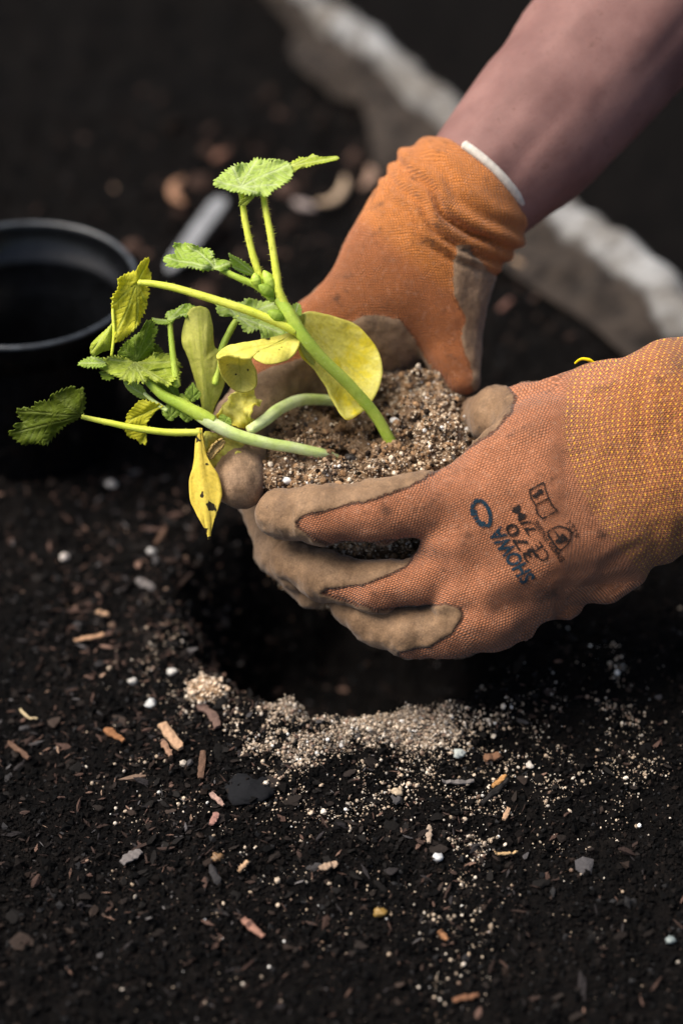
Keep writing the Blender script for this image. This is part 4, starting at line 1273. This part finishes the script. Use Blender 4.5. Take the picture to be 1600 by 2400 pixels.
star('leaf_lobe', (580,468), [(599,450),(585,457),(573,463),(563,470),(560,483),(567,482),(576,481),(588,470),(598,459)], M_LEAFYG, la_, -34, (0.3, 0.4), 0.0, 2.0, 7, (600,454), [(562,482)], 0.0005, 9)
star('leaf', (462,604), [(383,611),(393,598),(411,591),(408,574),(439,571),(459,575),(485,581),(502,591),(500,607),(515,608),(531,611),(540,621),(531,632),(515,634),(505,632),(490,634),(462,628),(434,627),(408,625),(394,620)], M_LEAF, SA, 0, (0.1, -0.9), 0.0, 3.5, 9, (506,628), [(392,608),(440,575),(495,590),(534,620),(440,625)], 0.0020, 5, wave=26)
star('leaf', (566,624), [(535,592),(547,599),(567,610),(588,625),(604,642),(600,649),(575,644),(560,637),(547,628),(542,618),(539,605)], M_LEAF, SA, -4, (0.3, 0.6), 0.0, 2.5, 8, (604,646), [(536,594),(548,626)], 0.0010, 15)
lb_ = star('leaf', (314,704), [(281,652),(301,637),(320,633),(327,621),(339,606),(352,606),(350,622),(356,637),(351,657),(346,668),(350,693),(342,703),(342,723),(334,744),(321,769),(306,782),(291,795),(270,798),(266,744),(264,703),(280,680)], M_LEAFY, SA, 4, (0.6, 0.05), 0.0, 3.5, 10, (322,662), [(272,790),(318,772),(340,712),(268,712),(345,612)], 0.0020, 6, wave=20)
star('leaf_lobe', (246,797), [(268,748),(249,772),(224,797),(214,810),(215,826),(222,830),(244,821),(258,819),(265,808),(269,783)], M_LEAFYG, lb_, -8, (-0.3, 0.3), 26.0, 1.0, 9, (268,752), [(218,822)], 0.0010, 16)
stalk('leaf_edge', [(268, 690, -8), (265, 730, -12), (268, 780, -12), (262, 834, -6)], [2.5, 3.5, 4, 3], M_STEMY, lb_, 30, 8, 4)
star('leaf', (606,746), [(505,708),(531,700),(551,703),(569,708),(577,700),(612,703),(643,713),(680,740),(690,785),(650,796),(617,795),(607,776),(582,778),(561,755),(541,740),(515,734)], M_LEAFP, SA, 80, (0.0, -0.9), 0.0, 4.0, 10, (556,745), [(520,708),(575,704),(640,715),(660,780),(606,778)], 0.0020, 7, wave=24)
star('leaf', (697,724), [(684,735),(680,722),(690,712),(701,712),(706,722),(706,738),(695,742)], M_LEAF, SA, 22, (0.2, -0.5), 0.0, 2.0, 7, (690,740), [(698,714)], 0.0006, 17)
bud((604, 672, -14), (596, 640, -18), 12, SA, M_STEMG, 1)
bud((640, 692, -14), (606, 668, -22), 14, SA, M_LEAF, 2)
bud((640, 680, -6), (618, 634, -8), 14, SA, M_STEMG, 3)
bud((664, 748, -10), (628, 730, -14), 13, SA, M_LEAF, 4)
cc_ = star('cotyledon', (610,822), [(706,775),(690,780),(640,792),(600,800),(570,807),(535,814),(514,826),(509,842),(540,852),(572,848),(589,837),(602,846),(625,854),(655,851),(685,836),(701,812)], M_COTS, SA, -14, (0.0, -0.75), 10.0, 0.0, 20, (704,788), [(530,832),(600,826)], 0.0012, 21, 0.0011, wave=10)
star('curled_tip', (556,876), [(508,838),(513,862),(522,884),(540,906),(560,918),(580,919),(598,909),(603,890),(599,868),(591,850),(588,836),(562,836),(530,830)], M_COTS, cc_, 2, (0.05, 0.95), -26.0, 0.0, 20, (560,838), [(566,912)], 0.0012, 30, 0.0011)
ca_ = star('cotyledon', (798,850), [(704,738),(732,731),(783,742),(834,762),(869,798),(890,835),(895,872),(886,911),(866,946),(844,968),(818,983),(803,976),(788,948),(767,907),(747,876),(718,842),(702,818),(697,780)], M_COTY, SA, 138, (0.45, -0.2), -38.0, 0.0, 20, (704,760), [(838,965),(776,905),(868,900),(884,850),(850,790),(796,762)], 0.0014, 22, 0.0011)
star('cotyledon_edge', (712,776), [(700,740),(716,735),(712,760),(722,800),(738,850),(728,852),(708,826),(700,800),(697,765)], M_COTG, ca_, 52, (0.3, 0.3), -12.0, 0.0, 20, crumple=0.0004, seed=23)

# --- seedling B: lying out to the left, pale stem
SB = empty('squash_seedling', P(772, 1066, 150))
tag(SB, 'squash seedling leaning flat to the left on a pale stem, with dark far leaf', 'seedling', 'squash seedlings in the root ball')
stalk('stem', [(812, 1088, 200), (776, 1070, 160), (746, 1062, 138), (690, 1050, 115), (620, 1038, 92), (550, 1018, 74), (490, 988, 62), (452, 962, 58)], [9, 11, 12.5, 13, 14, 15, 15.5, 14], M_STEMP, SB, 0, 16)
stalk('upper_stem', [(498, 990, 64), (460, 968, 58), (420, 946, 54), (380, 925, 52), (345, 892, 50), (330, 870, 48)], [16, 16, 14, 12, 9, 6], M_STEMG, SB, 60, 14, 6)
stalk('petiole', [(470, 1014, 52), (400, 1014, 42), (330, 1006, 36), (260, 992, 34), (192, 977, 36)], [8, 8.5, 8, 7, 5.5], M_STEMY, SB, 80, 12, 5)
stalk('petiole', [(415, 905, 56), (410, 870, 58), (404, 820, 60), (398, 752, 64)], [9, 8, 7, 6], M_STEMG, SB, 80, 10, 6)
stalk('petiole', [(404, 756, 64), (385, 756, 64), (358, 750, 66)], [5, 5.5, 3], M_STEMG, SB, 40, 8, 6)
stalk('petiole', [(470, 985, 66), (440, 945, 74), (424, 925, 74)], [7, 8, 5], M_STEMG, SB, 30, 8, 6)
stalk('petiole', [(392, 962, 60), (365, 945, 64), (338, 922, 70)], [6, 6, 4], M_STEMP, SB, 0, 8)
lc_ = star('leaf', (434,731), [(388,742),(391,733),(407,724),(423,716),(439,712),(465,718),(484,722),(481,735),(462,741),(439,744),(418,744),(410,752),(398,755)], M_LEAF, SB, 62, (0.1, -0.9), 0.0, 3.0, 9, (400,750), [(480,726),(430,714),(395,734)], 0.0014, 31, wave=14)
star('leaf_lobe', (384,753), [(357,745),(370,748),(387,748),(408,750),(402,759),(384,760),(366,758)], M_LEAF, lc_, 60, (0.1, -0.6), 0.0, 2.5, 7, (400,754), [(360,748)], 0.0006, 42)
star('leaf', (326,812), [(338,764),(350,751),(362,758),(371,772),(362,799),(357,831),(340,850),(318,852),(304,846),(279,832),(290,808),(309,792),(327,779)], M_LEAFM, SB, 70, (0.4, 0.5), 0.0, 3.5, 9, (318,848), [(350,756),(362,790),(290,815),(318,790)], 0.0014, 32, wave=14)
star('leaf', (366,818), [(353,802),(368,807),(382,822),(378,830),(365,834),(354,831)], M_LEAFD, SB, 86, (0.2, 0.4), 0.0, 2.5, 8, (356,830), [(380,822)], 0.0008, 33)
ld_ = star('leaf', (326,872), [(235,860),(248,856),(243,841),(260,836),(281,835),(297,841),(309,851),(318,853),(327,849),(341,838),(357,830),(382,827),(398,833),(410,838),(427,857),(412,856),(421,864),(423,875),(412,879),(412,889),(403,895),(397,905),(382,899),(364,896),(352,885),(347,894),(334,898),(318,893),(304,897),(286,891),(270,882),(249,871)], M_LEAFYG, SB, 34, (0.05, -0.9), 0.0, 5.5, 9, (315,852), [(286,890),(338,896),(398,902),(414,850),(258,842),(312,894),(366,890)], 0.0022, 34, wave=22, fold=(315,852,1.35,0.18))
star('leaf_lobe', (216,850), [(182,854),(194,843),(214,836),(235,838),(248,845),(247,859),(226,862),(198,860)], M_LEAF, ld_, 42, (0.1, -0.8), 0.0, 5.0, 8, (248,852), [(186,852),(214,838)], 0.0008, 35)
star('leaf_lobe', (252,880), [(234,871),(249,871),(268,882),(260,890),(242,888)], M_LEAFM, ld_, 56, (0.1, -0.5), 0.0, 4.0, 8, (266,880), [(236,878)], 0.0005, 36)
star('leaf', (322,915), [(290,896),(304,894),(329,900),(345,922),(350,933),(332,935),(311,923),(297,910)], M_LEAFP, SB, 70, (0.3, 0.3), 0.0, 1.0, 9, (348,932), [(294,898)], 0.0006, 37)
star('leaf', (326,986), [(340,936),(327,939),(313,953),(297,976),(294,1006),(302,1024),(320,1031),(329,1040),(344,1039),(342,1013),(349,986),(364,966),(382,953),(360,944)], M_LEAFY, SB, 76, (-0.2, 0.5), 0.0, 3.0, 10, (376,952), [(334,1034),(304,985)], 0.0014, 38, wave=12)
star('leaf', (374,911), [(352,886),(377,898),(392,918),(400,937),(384,932),(364,915)], M_LEAFYG, SB, 68, (0.2, 0.2), 0.0, 1.5, 9, (396,934), [(358,892)], 0.0008, 41)
star('leaf', (403,914), [(378,902),(394,890),(411,886),(417,910),(424,940),(404,939),(388,922)], M_LEAFM, SB, 66, (0.2, 0.3), 0.0, 2.0, 9, (418,938), [(392,894)], 0.0008, 43)
star('leaf', (122,978), [(196,906),(201,940),(191,976),(156,997),(132,1022),(112,1042),(85,1040),(54,1043),(20,1017),(36,1006),(33,997),(54,988),(45,979),(42,957),(76,955),(83,946),(118,944),(125,926),(147,915),(170,906),(179,914)], M_LEAFD, SB, 36, (-0.4, 0.6), 0.0, 4.0, 11, (191,974), [(30,1014),(46,962),(130,924),(110,1038),(192,915)], 0.0018, 39, wave=18)  # far left leaf in shade, painted by its dark material
for k, (x, y, r) in enumerate([(400, 968, 26), (438, 974, 22), (452, 925, 24), (425, 962, 18)]):
    leaf('leaflet', [[(x-r*.4,y+r*.5,0),(x,y+r*.6,4),(x+r*.5,y+r*.4,8)], [(x-r*1.1,y,-6),(x,y,2),(x+r*1.1,y,8)], [(x-r*.6,y-r,0),(x,y-r*1.1,2),(x+r*.6,y-r,6)]], M_LEAF, SB, 60, seed=50 + k, crumple=0.0007, teeth=0.12)
star('cotyledon', (474,848), [(470,717),(484,722),(491,732),(498,772),(502,810),(519,826),(526,860),(527,892),(512,933),(500,962),(495,990),(480,990),(477,955),(468,928),(457,887),(444,841),(430,806),(427,776),(434,747),(448,722)], M_COTG, SB, 62, (0.05, 0.3), 22.0, 0.0, 20, (486,988), [(466,735),(508,850),(446,800),(486,770)], 0.0012, 24, 0.0012)
leaf('withered_cotyledon', [[(455,1004,0),(466,1002,-4),(480,1004,0)], [(452,1080,0),(468,1080,-10),(482,1078,0)], [(420,1130,0),(470,1135,-14),(540,1105,4)], [(452,1216,0),(486,1206,-8),(530,1192,4)], [(484,1264,0),(491,1266,0),(497,1258,2)]],
     M_WITH, SB, 50, lobed=False, seed=25, crumple=0.0012, thick=0.0009, wprof=[(0,.6),(.25,.6),(.45,.95),(.65,.98),(.8,.7),(1,.25)])

# --- seedling C: the bent one behind, yellow crumpled seed leaves
SCD = empty('squash_seedling', P(778, 938, 300))
tag(SCD, 'short squash seedling with arched pale stem and crumpled bright yellow leaves', 'seedling', 'squash seedlings in the root ball')
stalk('stem', [(830, 972, 320), (796, 946, 296), (760, 938, 270), (705, 938, 220), (655, 958, 175), (620, 985, 140), (585, 1008, 112)], [10, 12, 13, 14, 15, 15, 13], M_STEMP, SCD, 0, 16)
star('cotyledon', (560,958), [(551,917),(572,914),(593,916),(598,930),(611,941),(605,953),(591,961),(589,976),(599,991),(591,1001),(572,1004),(534,993),(507,976),(518,957),(534,937)], M_COTY, SCD, 122, (0.1, 0.3), 0.0, 1.5, 16, (580,1000), [(570,922),(600,945)], 0.0026, 26, 0.0008, wave=40)
cb_ = star('cotyledon', (518,1056), [(479,1012),(505,1016),(534,1028),(576,1036),(575,1058),(557,1065),(553,1077),(542,1087),(520,1090),(507,1098),(488,1097),(481,1071),(476,1037)], M_COTS, SCD, 98, (0.1, 0.3), 0.0, 1.5, 16, (480,1012), [(540,1080),(570,1048),(492,1090)], 0.0022, 27, 0.0008, wave=34)
star('withered_tip', (504,1052), [(523,1029),(525,1039),(508,1059),(495,1076),(486,1074),(492,1056),(505,1041)], M_BROWN, cb_, 66, (0.2, 0.3), -6.0, 1.0, 12, (524,1032), [(490,1072)], 0.0012, 29, 0.0012)
leaf('leaf_stub', [[(520,990,0),(530,992,0),(545,990,0)], [(508,985,0),(524,978,-4),(540,978,0)], [(506,975,0),(520,970,0),(534,972,0)]], M_LEAF, SCD, 80, seed=28, crumple=0.0005)

# ------------------------------------------------------------------ single bits that stand out on the soil
def chip(name, label, cat, pa, pb, wpx, tpx, col, mat=None, z0=0.003, bend=0.0, group='chips and bits on the soil'):
    """a flat splinter lying between two photo points on the soil"""
    A, Bp = G(*pa), G(*pb)
    ctr = (A + Bp) / 2
    A = A.copy(); Bp = Bp.copy()
    A[2] = soil_z(A[0:1], A[1:2])[0]; Bp[2] = soil_z(Bp[0:1], Bp[1:2])[0]
    ax = Bp - A; L = np.linalg.norm(ax); ax /= L
    sd = np.cross([0, 0, 1.0], ax); sd /= np.linalg.norm(sd); up = np.cross(ax, sd)
    sc = K * np.linalg.norm(ctr - cC)
    n = 9; t = np.linspace(0, 1, n)
    rng = np.random.default_rng(abs(hash(label)) % 1000 if False else sum(map(ord, label)))
    V = []
    for k, tt in enumerate(t):
        wd = wpx * sc * 0.5 * (0.55 + 0.45 * math.sin(math.pi * min(1, max(0, tt * 0.85 + 0.1)))) * (1 + 0.32 * rng.uniform(-1, 1))
        th = tpx * sc * 0.5 * (1 + 0.2 * rng.uniform(-1, 1))
        c = A + ax * L * tt + sd * bend * L * math.sin(math.pi * tt) + up * (0.0008 * rng.uniform(-1, 1))
        sk = rng.uniform(-.25, .25)
        for sx, sz in ((-1, -1), (1, -1), (1, .6), (.3 + sk, 1.1), (-.5 + sk, 1), (-1, .5)):
            V.append(c + sd * wd * sx * (1 + .1 * rng.uniform(-1, 1)) + up * (th * (sz + 1) * (1 + .15 * rng.uniform(-1, 1))))
    V = np.array(V); V[:, 2] += z0
    s = 6
    i, j = np.meshgrid(np.arange(n - 1), np.arange(s), indexing='ij'); j2 = (j + 1) % s
    F = [np.stack([i*s+j, i*s+j2, (i+1)*s+j2, (i+1)*s+j], -1).reshape(-1, 4), np.array([[5, 4, 3, 2], [5, 2, 1, 0], [(n-1)*s, (n-1)*s+1, (n-1)*s+2, (n-1)*s+3], [(n-1)*s, (n-1)*s+3, (n-1)*s+4, (n-1)*s+5]])]
    o = mesh_ob(name, V, F, mat or M_WOOD, None, False, {'tint': np.tile(np.array(list(col) + [1.0]), (len(V), 1))})
    tag(o, label, cat, group)
    return o

def pebble(label, pc, rpx, col, flat=0.7, cat='pebble', name='pebble', rough=0.34, z=0.0, mat=None):
    c = G(*pc); c[2] = soil_z(c[0:1], c[1:2])[0]
    r = rpx * K * np.linalg.norm(c - cC)
    n1, n2 = 12, 18
    th, ph = np.meshgrid(np.linspace(0.01, math.pi - 0.01, n1), np.linspace(0, 2 * math.pi, n2, endpoint=False), indexing='ij')
    d = np.stack([np.sin(th) * np.cos(ph), np.sin(th) * np.sin(ph), np.cos(th)], -1).reshape(-1, 3)
    sd = sum(map(ord, label)) % 97
    col = tuple(x * 0.55 for x in col); rpx = rpx * 0.85
    rr = 1 + rough * 2.2 * fbm(d * 1.8 + sd, 3, sd)
    V = d * rr[:, None] * r * np.array([1.15, 0.95, flat]) + c + np.array([0, 0, r * flat * 0.55 + 0.001 + z])
    i, j = np.meshgrid(np.arange(n1 - 1), np.arange(n2), indexing='ij'); j2 = (j + 1) % n2
    F = np.stack([i*n2+j, (i+1)*n2+j, (i+1)*n2+j2, i*n2+j2], -1).reshape(-1, 4)
    o = mesh_ob(name, V, F, mat or M_GRAIN, None, True, {'tint': np.tile(np.array(list(col) + [1.0]), (len(V), 1))})
    tag(o, label, cat, 'chips and bits on the soil')
    return o

TAN, ORG, BRN, GRY, DRK = (0.34, 0.22, 0.14), (0.20, 0.095, 0.045), (0.10, 0.06, 0.042), (0.12, 0.11, 0.108), (0.014, 0.013, 0.013)
chip('wood_chip', 'largest pale tan wood chip left of the sandy lip of the hole', 'wood chip', (382, 1720), (426, 1780), 26, 9, TAN)
chip('wood_chip', 'short tan splinter leaning under the largest pale wood chip', 'wood chip', (384, 1765), (402, 1798), 16, 6, (0.25, 0.15, 0.10))
chip('wood_chip', 'orange brown wood chip to the left of the largest pale chip', 'wood chip', (248, 1720), (292, 1748), 17, 6, ORG)
chip('wood_chip', 'thin pale splinter lying level on the left soil above the hole lip', 'wood chip', (176, 1515), (246, 1508), 11, 4, (0.32, 0.195, 0.12))
chip('wood_chip', 'short pale wood chip above the thin level splinter at left', 'wood chip', (228, 1458), (258, 1462), 12, 5, TAN)
chip('wood_chip', 'greyish oval bark flake on the soil left of the hands', 'wood chip', (326, 1395), (364, 1420), 22, 7, GRY)
chip('wood_chip', 'brown twig sliver pointing up from left soil below the hanging leaf', 'twig', (368, 1316), (392, 1272), 9, 5, BRN, z0=0.004)
chip('wood_chip', 'dark brown stick at the left edge of the soil', 'twig', (20, 1726), (70, 1772), 13, 6, BRN)
chip('wood_chip', 'reddish bark piece standing above the lone grey stone', 'bark', (470, 1692), (512, 1745), 24, 7, (0.11, 0.072, 0.06), bend=0.12)
chip('wood_chip', 'narrow brown chip straight below the sand clod', 'wood chip', (478, 1790), (472, 1848), 18, 6, BRN)
chip('wood_chip', 'dark grey stick lying in the sand right of the hole lip', 'twig', (1128, 1898), (1188, 1850), 14, 8, DRK)
chip('wood_chip', 'orange splinter touching the dark grey stick', 'wood chip', (1152, 1862), (1184, 1838), 11, 5, (0.32, 0.17, 0.065))
chip('wood_chip', 'long grey flake lying level left of the dark grey stick', 'wood chip', (1034, 1852), (1108, 1846), 12, 4, GRY, bend=-0.08)
chip('wood_chip', 'rusty bark flake just below the right end of the sandy lip', 'bark', (1132, 1798), (1172, 1790), 22, 7, (0.14, 0.075, 0.045))
chip('wood_chip', 'tan splinter standing below the dark grey stick', 'wood chip', (1178, 1940), (1190, 1914), 11, 5, TAN)
chip('wood_chip', 'curved straw coloured fibre on the dark lower right soil', 'straw', (1156, 2012), (1212, 1998), 7, 4, (0.40, 0.27, 0.14), bend=-0.10)
chip('wood_chip', 'upright greyish splinter in the middle of the lower soil', 'wood chip', (1003, 2000), (1004, 1960), 13, 5, (0.28, 0.22, 0.17))
chip('wood_chip', 'reddish oval chip below the big charcoal stone', 'wood chip', (496, 1966), (510, 1934), 15, 5, (0.24, 0.13, 0.11))
chip('wood_chip', 'pinkish splinter left of the big charcoal stone', 'wood chip', (496, 1886), (526, 1914), 13, 5, (0.27, 0.18, 0.15))
chip('wood_chip', 'short tan peg below the reddish oval chip', 'wood chip', (560, 2064), (582, 2046), 11, 6, (0.36, 0.24, 0.15))
chip('wood_chip', 'frayed tan wood flake on the centre of the lower soil', 'wood chip', (748, 2062), (790, 2052), 18, 5, (0.25, 0.18, 0.13))
chip('wood_chip', 'reddish brown splinter lowest in the lower left middle', 'wood chip', (570, 2164), (618, 2202), 17, 6, (0.22, 0.12, 0.09))
chip('wood_chip', 'bright orange chip in the lower centre right soil', 'wood chip', (1028, 2184), (1048, 2202), 14, 5, (0.24, 0.12, 0.06))
chip('wood_chip', 'dark rusty bar of bark near the bottom edge of the soil', 'bark', (1062, 2326), (1122, 2324), 15, 6, (0.12, 0.06, 0.035))
chip('wood_chip', 'ragged grey bark flake on the lower left soil', 'bark', (286, 2026), (330, 1996), 24, 5, GRY)
chip('straw_fibre', 'thin pale straw at the far left above the dark stick', 'straw', (46, 1648), (88, 1680), 5, 3, (0.45, 0.36, 0.22), bend=-0.12)
pebble('big flat charcoal stone on the soil below the sandy lip', (586, 1872), 46, (0.020, 0.021, 0.024), 0.28, 'stone', 'stone', 0.42, -0.004, M_CRUMB)
pebble('white pebble beside the sand clod at the left of the hole', (354, 1662), 12, (0.78, 0.80, 0.80), 0.8)
pebble('white pebble on the left rim nearest the hole', (406, 1602), 11, (0.75, 0.74, 0.70), 0.8)
pebble('small round white pebble left of the rim pebbles', (312, 1606), 8, (0.72, 0.70, 0.66), 0.9)
pebble('blurred white pebble on the far left soil beside the splinters', (154, 1334), 9, (0.72, 0.66, 0.62), 0.9)
pebble('blurred white pebble below the hanging yellow seed leaf', (358, 1338), 9, (0.70, 0.68, 0.66), 0.9)
pebble('lone white pebble in the dark soil under the left leaf', (263, 1153), 10, (0.60, 0.58, 0.57), 0.9)
pebble('bluish white pebble below the right end of the sandy lip', (1075, 1786), 12, (0.58, 0.64, 0.62), 0.8)
pebble('tan and white pebble in the scattered sand', (930, 1884), 12, (0.66, 0.52, 0.36), 0.8)
pebble('white pebble sunk in the soil of the lower middle', (1026, 2022), 10, (0.70, 0.72, 0.74), 0.8)
pebble('pale pebble right of the rusty bark flake', (1238, 1820), 9, (0.68, 0.62, 0.55), 0.8)
pebble('mustard yellow seed husk on the lower soil', (890, 2142), 13, (0.34, 0.21, 0.05), 0.5, 'seed husk', 'seed_husk')
pebble('brown oval seed on the lower left middle soil', (512, 2030), 12, (0.26, 0.15, 0.07), 0.55, 'seed', 'seed')
pebble('bluish pebble on the dark lower right soil', (1570, 2204), 10, (0.30, 0.36, 0.36), 0.8)
def clod():
    c = G(486, 1664); c[2] = soil_z(c[0:1], c[1:2])[0] + 0.003
    def fn(X):
        q = (X - c) / np.array([0.0102, 0.008, 0.0056])
        d = (np.linalg.norm(q, axis=-1) - 1) * 0.0065
        return d + 0.0040 * fbm(X * 260, 3, 81, 0.6)
    V, Q = surface_net(fn, c - 0.016, c + 0.016, 0.0008)
    r = empty('sand_clod', c - np.array([0, 0, 0.005]))
    put(mesh_ob('clod_core', V, Q, ball_mat()), r)
    k = RNG.choice(len(V), 900); m = len(k)
    sz = np.exp(RNG.normal(math.log(0.0005), 0.4, m)).clip(0.0002, 0.0014)
    o = scatter('clod_grains', ICO_V, ICO_F, V[k], rand_rot(m), sz[:, None] * RNG.uniform(0.65, 1.35, (m, 3)), cols(m, [(0.52,0.41,0.30),(0.62,0.54,0.44),(0.34,0.24,0.16),(0.06,0.045,0.035)], [5, 3, 2.5, 1], 0.3), M_GRAIN, True)
    put(o, r); o['kind'] = 'stuff'
    tag(r, 'sand clod sitting on the left front lip of the hole', 'clod', 'chips and bits on the soil')
clod()

# curled husks behind
def husk(label, pts, wpx, col, dz=0.0):
    W = np.array([G(x, y, 0.0) for x, y in pts]); W[:, 2] = soil_z(W[:, 0], W[:, 1], False) + 0.008 + dz
    sc = K * np.linalg.norm(W[0] - cC)
    n = len(pts)
    r = [wpx * sc * 0.5 * f for f in np.interp(np.linspace(0, 1, n), [0, .3, .7, 1], [.45, 1, 1, .4])]
    V, F, path, rr = tube_np(W, r, 10, 6)
    V[:, 2] = W[:, 2].mean() + (V[:, 2] - W[:, 2].mean()) * 0.7
    o = mesh_ob('bark_curl', V, F, M_WOOD, None, True, {'tint': np.tile(np.array(list(col) + [1.0]), (len(V), 1))})
    tag(o, label, 'bark curl', 'bark curls on the far soil')
husk('tan curled bark bit nearest the top of the black pot', [(430, 450), (410, 468), (412, 492), (432, 508)], 26, (0.24, 0.135, 0.085))
husk('brown bark bit behind the left end of the top leaf', [(504, 396), (518, 384), (536, 372)], 30, (0.13, 0.068, 0.048))
husk('cream crescent bark curl between the top leaf and the far cuff', [(742, 488), (782, 482), (804, 455), (808, 428)], 22, (0.36, 0.27, 0.19))
husk('grey bark bit lying against the cream crescent curl', [(690, 484), (714, 494), (738, 500)], 28, (0.24, 0.20, 0.19))
husk('dull tan bark bit beside the far cuff', [(850, 452), (872, 428), (866, 406)], 32, (0.24, 0.16, 0.12))
husk('small tan bark bit right of the far wrist', [(1204, 640), (1222, 650)], 34, (0.26, 0.18, 0.12))
husk('reddish bark bit beneath the small tan one right of the far glove', [(1170, 760), (1194, 738)], 30, (0.14, 0.075, 0.06))

# pale plant tag lying behind the seedlings
A, Bq = G(522, 522), G(396, 672)
def tagstick():
    W = np.array([A, (A + Bq) / 2, Bq]); W[:, 2] = [0.020, 0.016, 0.012]
    ax = W[2] - W[0]; ax /= np.linalg.norm(ax); sd = np.cross(ax, [0, 0, 1.0]); sd /= np.linalg.norm(sd); up = np.cross(sd, ax)
    hw, ht = 0.0062, 0.0012
    prof = [(0, .55), (.03, .85), (.08, 1), (.8, 1), (.93, .7), (1, .1)]
    L = np.linalg.norm(W[2] - W[0])
    V = []
    for t, wd in prof:
        c = W[0] + ax * L * t
        for sx, sz in ((-1, -1), (1, -1), (1, 1), (-1, 1)): V.append(c + sd * hw * wd * sx + up * ht * sz)
    n = len(prof)
    F = []
    for i in range(n - 1):
        for j in range(4): F.append([i*4+j, i*4+(j+1) % 4, (i+1)*4+(j+1) % 4, (i+1)*4+j])
    F += [[3, 2, 1, 0], [(n-1)*4, (n-1)*4+1, (n-1)*4+2, (n-1)*4+3]]
    o = mesh_ob('plant_tag', np.array(V), np.array(F), plain('tag_plastic', (0.20, 0.21, 0.225), 0.45, 0.3, 90, 0.4), None, False)
    tag(o, 'pale grey plant tag lying on the soil beside the black pot', 'plant tag')
tagstick()

def ball_pebble(label, pc, rpx, col, flat=0.7):
    bv = BVHTree.FromPolygons([Vector(v) for v in bV], bQ.tolist())
    dr = Vector(P(pc[0], pc[1]) - cC).normalized()
    loc, nor, _, _ = bv.ray_cast(Vector(cC), dr)
    r = rpx * PXM
    d = np.array(ICO_V); 
    V = []; F = ICO_F
    for it in range(2):
        mid = {}; V = [tuple(v) for v in d]; NF = []
        def mp(i, j):
            k = (min(i, j), max(i, j))
            if k not in mid:
                q = (np.array(V[i]) + np.array(V[j])) / 2; V.append(tuple(q / np.linalg.norm(q))); mid[k] = len(V) - 1
            return mid[k]
        for f in F:
            a, b, c = mp(f[0], f[1]), mp(f[1], f[2]), mp(f[2], f[0]); NF += [(f[0], a, c), (f[1], b, a), (f[2], c, b), (a, b, c)]
        d = np.array(V); F = np.array(NF)
    rr = 1 + 0.35 * fbm(d * 1.5 + rpx, 2, int(rpx))
    W = d * rr[:, None] * r * np.array([1.2, 0.9, flat]) + np.array(loc) + np.array(nor) * r * 0.45
    o = mesh_ob('pebble', W, F, M_GRAIN, None, True, {'tint': np.tile(np.array(list(col) + [1.0]), (len(W), 1))})
    tag(o, label, 'pebble', 'pebbles lying on the root ball')
ball_pebble('white pebble on the near left edge of the root ball', (668, 1126), 10, (0.80, 0.80, 0.78))
ball_pebble('dark round pebble on the root ball between the two front stems', (822, 1078), 14, (0.035, 0.03, 0.027))
ball_pebble('pale quartz pebble on the root ball right of the upright stem', (926, 990), 10, (0.72, 0.70, 0.66))

# fine roots and fibres on the root ball
Vr, Fr, kr = [], [], 0
top = np.where(bN[:, 2] > 0.2)[0]
for q in range(46):
    i0 = RNG.choice(top); p0 = bV[i0]; d0 = RNG.normal(0, 1, 3); d0[2] = 0; d0 /= np.linalg.norm(d0)
    pts = [p0 - [0, 0, 0.001]]
    for t in range(4):
        d0 = d0 + RNG.normal(0, 0.5, 3) * [1, 1, 0.2]; d0 /= np.linalg.norm(d0)
        nx_ = pts[-1] + d0 * RNG.uniform(0.002, 0.0045)
        j_ = np.argmin(((bV[top] - nx_) ** 2).sum(1)); nx_ = nx_.copy(); nx_[2] = bV[top][j_][2] + 0.0008
        pts.append(nx_)
    v, f, _, _ = tube_np(pts, RNG.uniform(0.00016, 0.0004), 5, 3)
    Vr.append(v); Fr += [g + kr for g in f]; kr += len(v)
o = mesh_ob('fine_roots', np.vstack(Vr), Fr, plain('root_fibre', (0.30, 0.20, 0.12), 0.9, 0.1, 400, 0.6)); put(o, root); o['kind'] = 'stuff'

# crumbs gathered round the foot of each stem
bvb = BVHTree.FromPolygons([Vector(v) for v in bV], bQ.tolist())
cr = []
for x_, y_ in ((927, 1056), (774, 1068), (790, 944)):
    loc, nor, _, _ = bvb.ray_cast(Vector(cC), Vector(P(x_, y_) - cC).normalized())
    if loc is None: continue
    for q in range(46):
        p_ = np.array(loc) + np.array([RNG.normal(0, 0.0034), RNG.normal(0, 0.0026), 0.0])
        h_ = bvb.ray_cast(Vector((p_[0], p_[1], p_[2] + 0.05)), Vector((0, 0, -1)))
        if h_[0] is not None: cr.append(np.array(h_[0]))
cr = np.array(cr); m_ = len(cr)
sz = np.exp(RNG.normal(math.log(0.0012), 0.4, m_)).clip(0.0005, 0.0024); cr[:, 2] += sz * 0.5
o = scatter('stem_foot_crumbs', ICO_V, ICO_F, cr, rand_rot(m_), sz[:, None] * RNG.uniform(0.6, 1.4, (m_, 3)), cols(m_, [(0.19,0.115,0.062),(0.30,0.20,0.12),(0.05,0.034,0.022)], [3, 2, 2], 0.35), M_CRUMB)
put(o, root); o['kind'] = 'stuff'
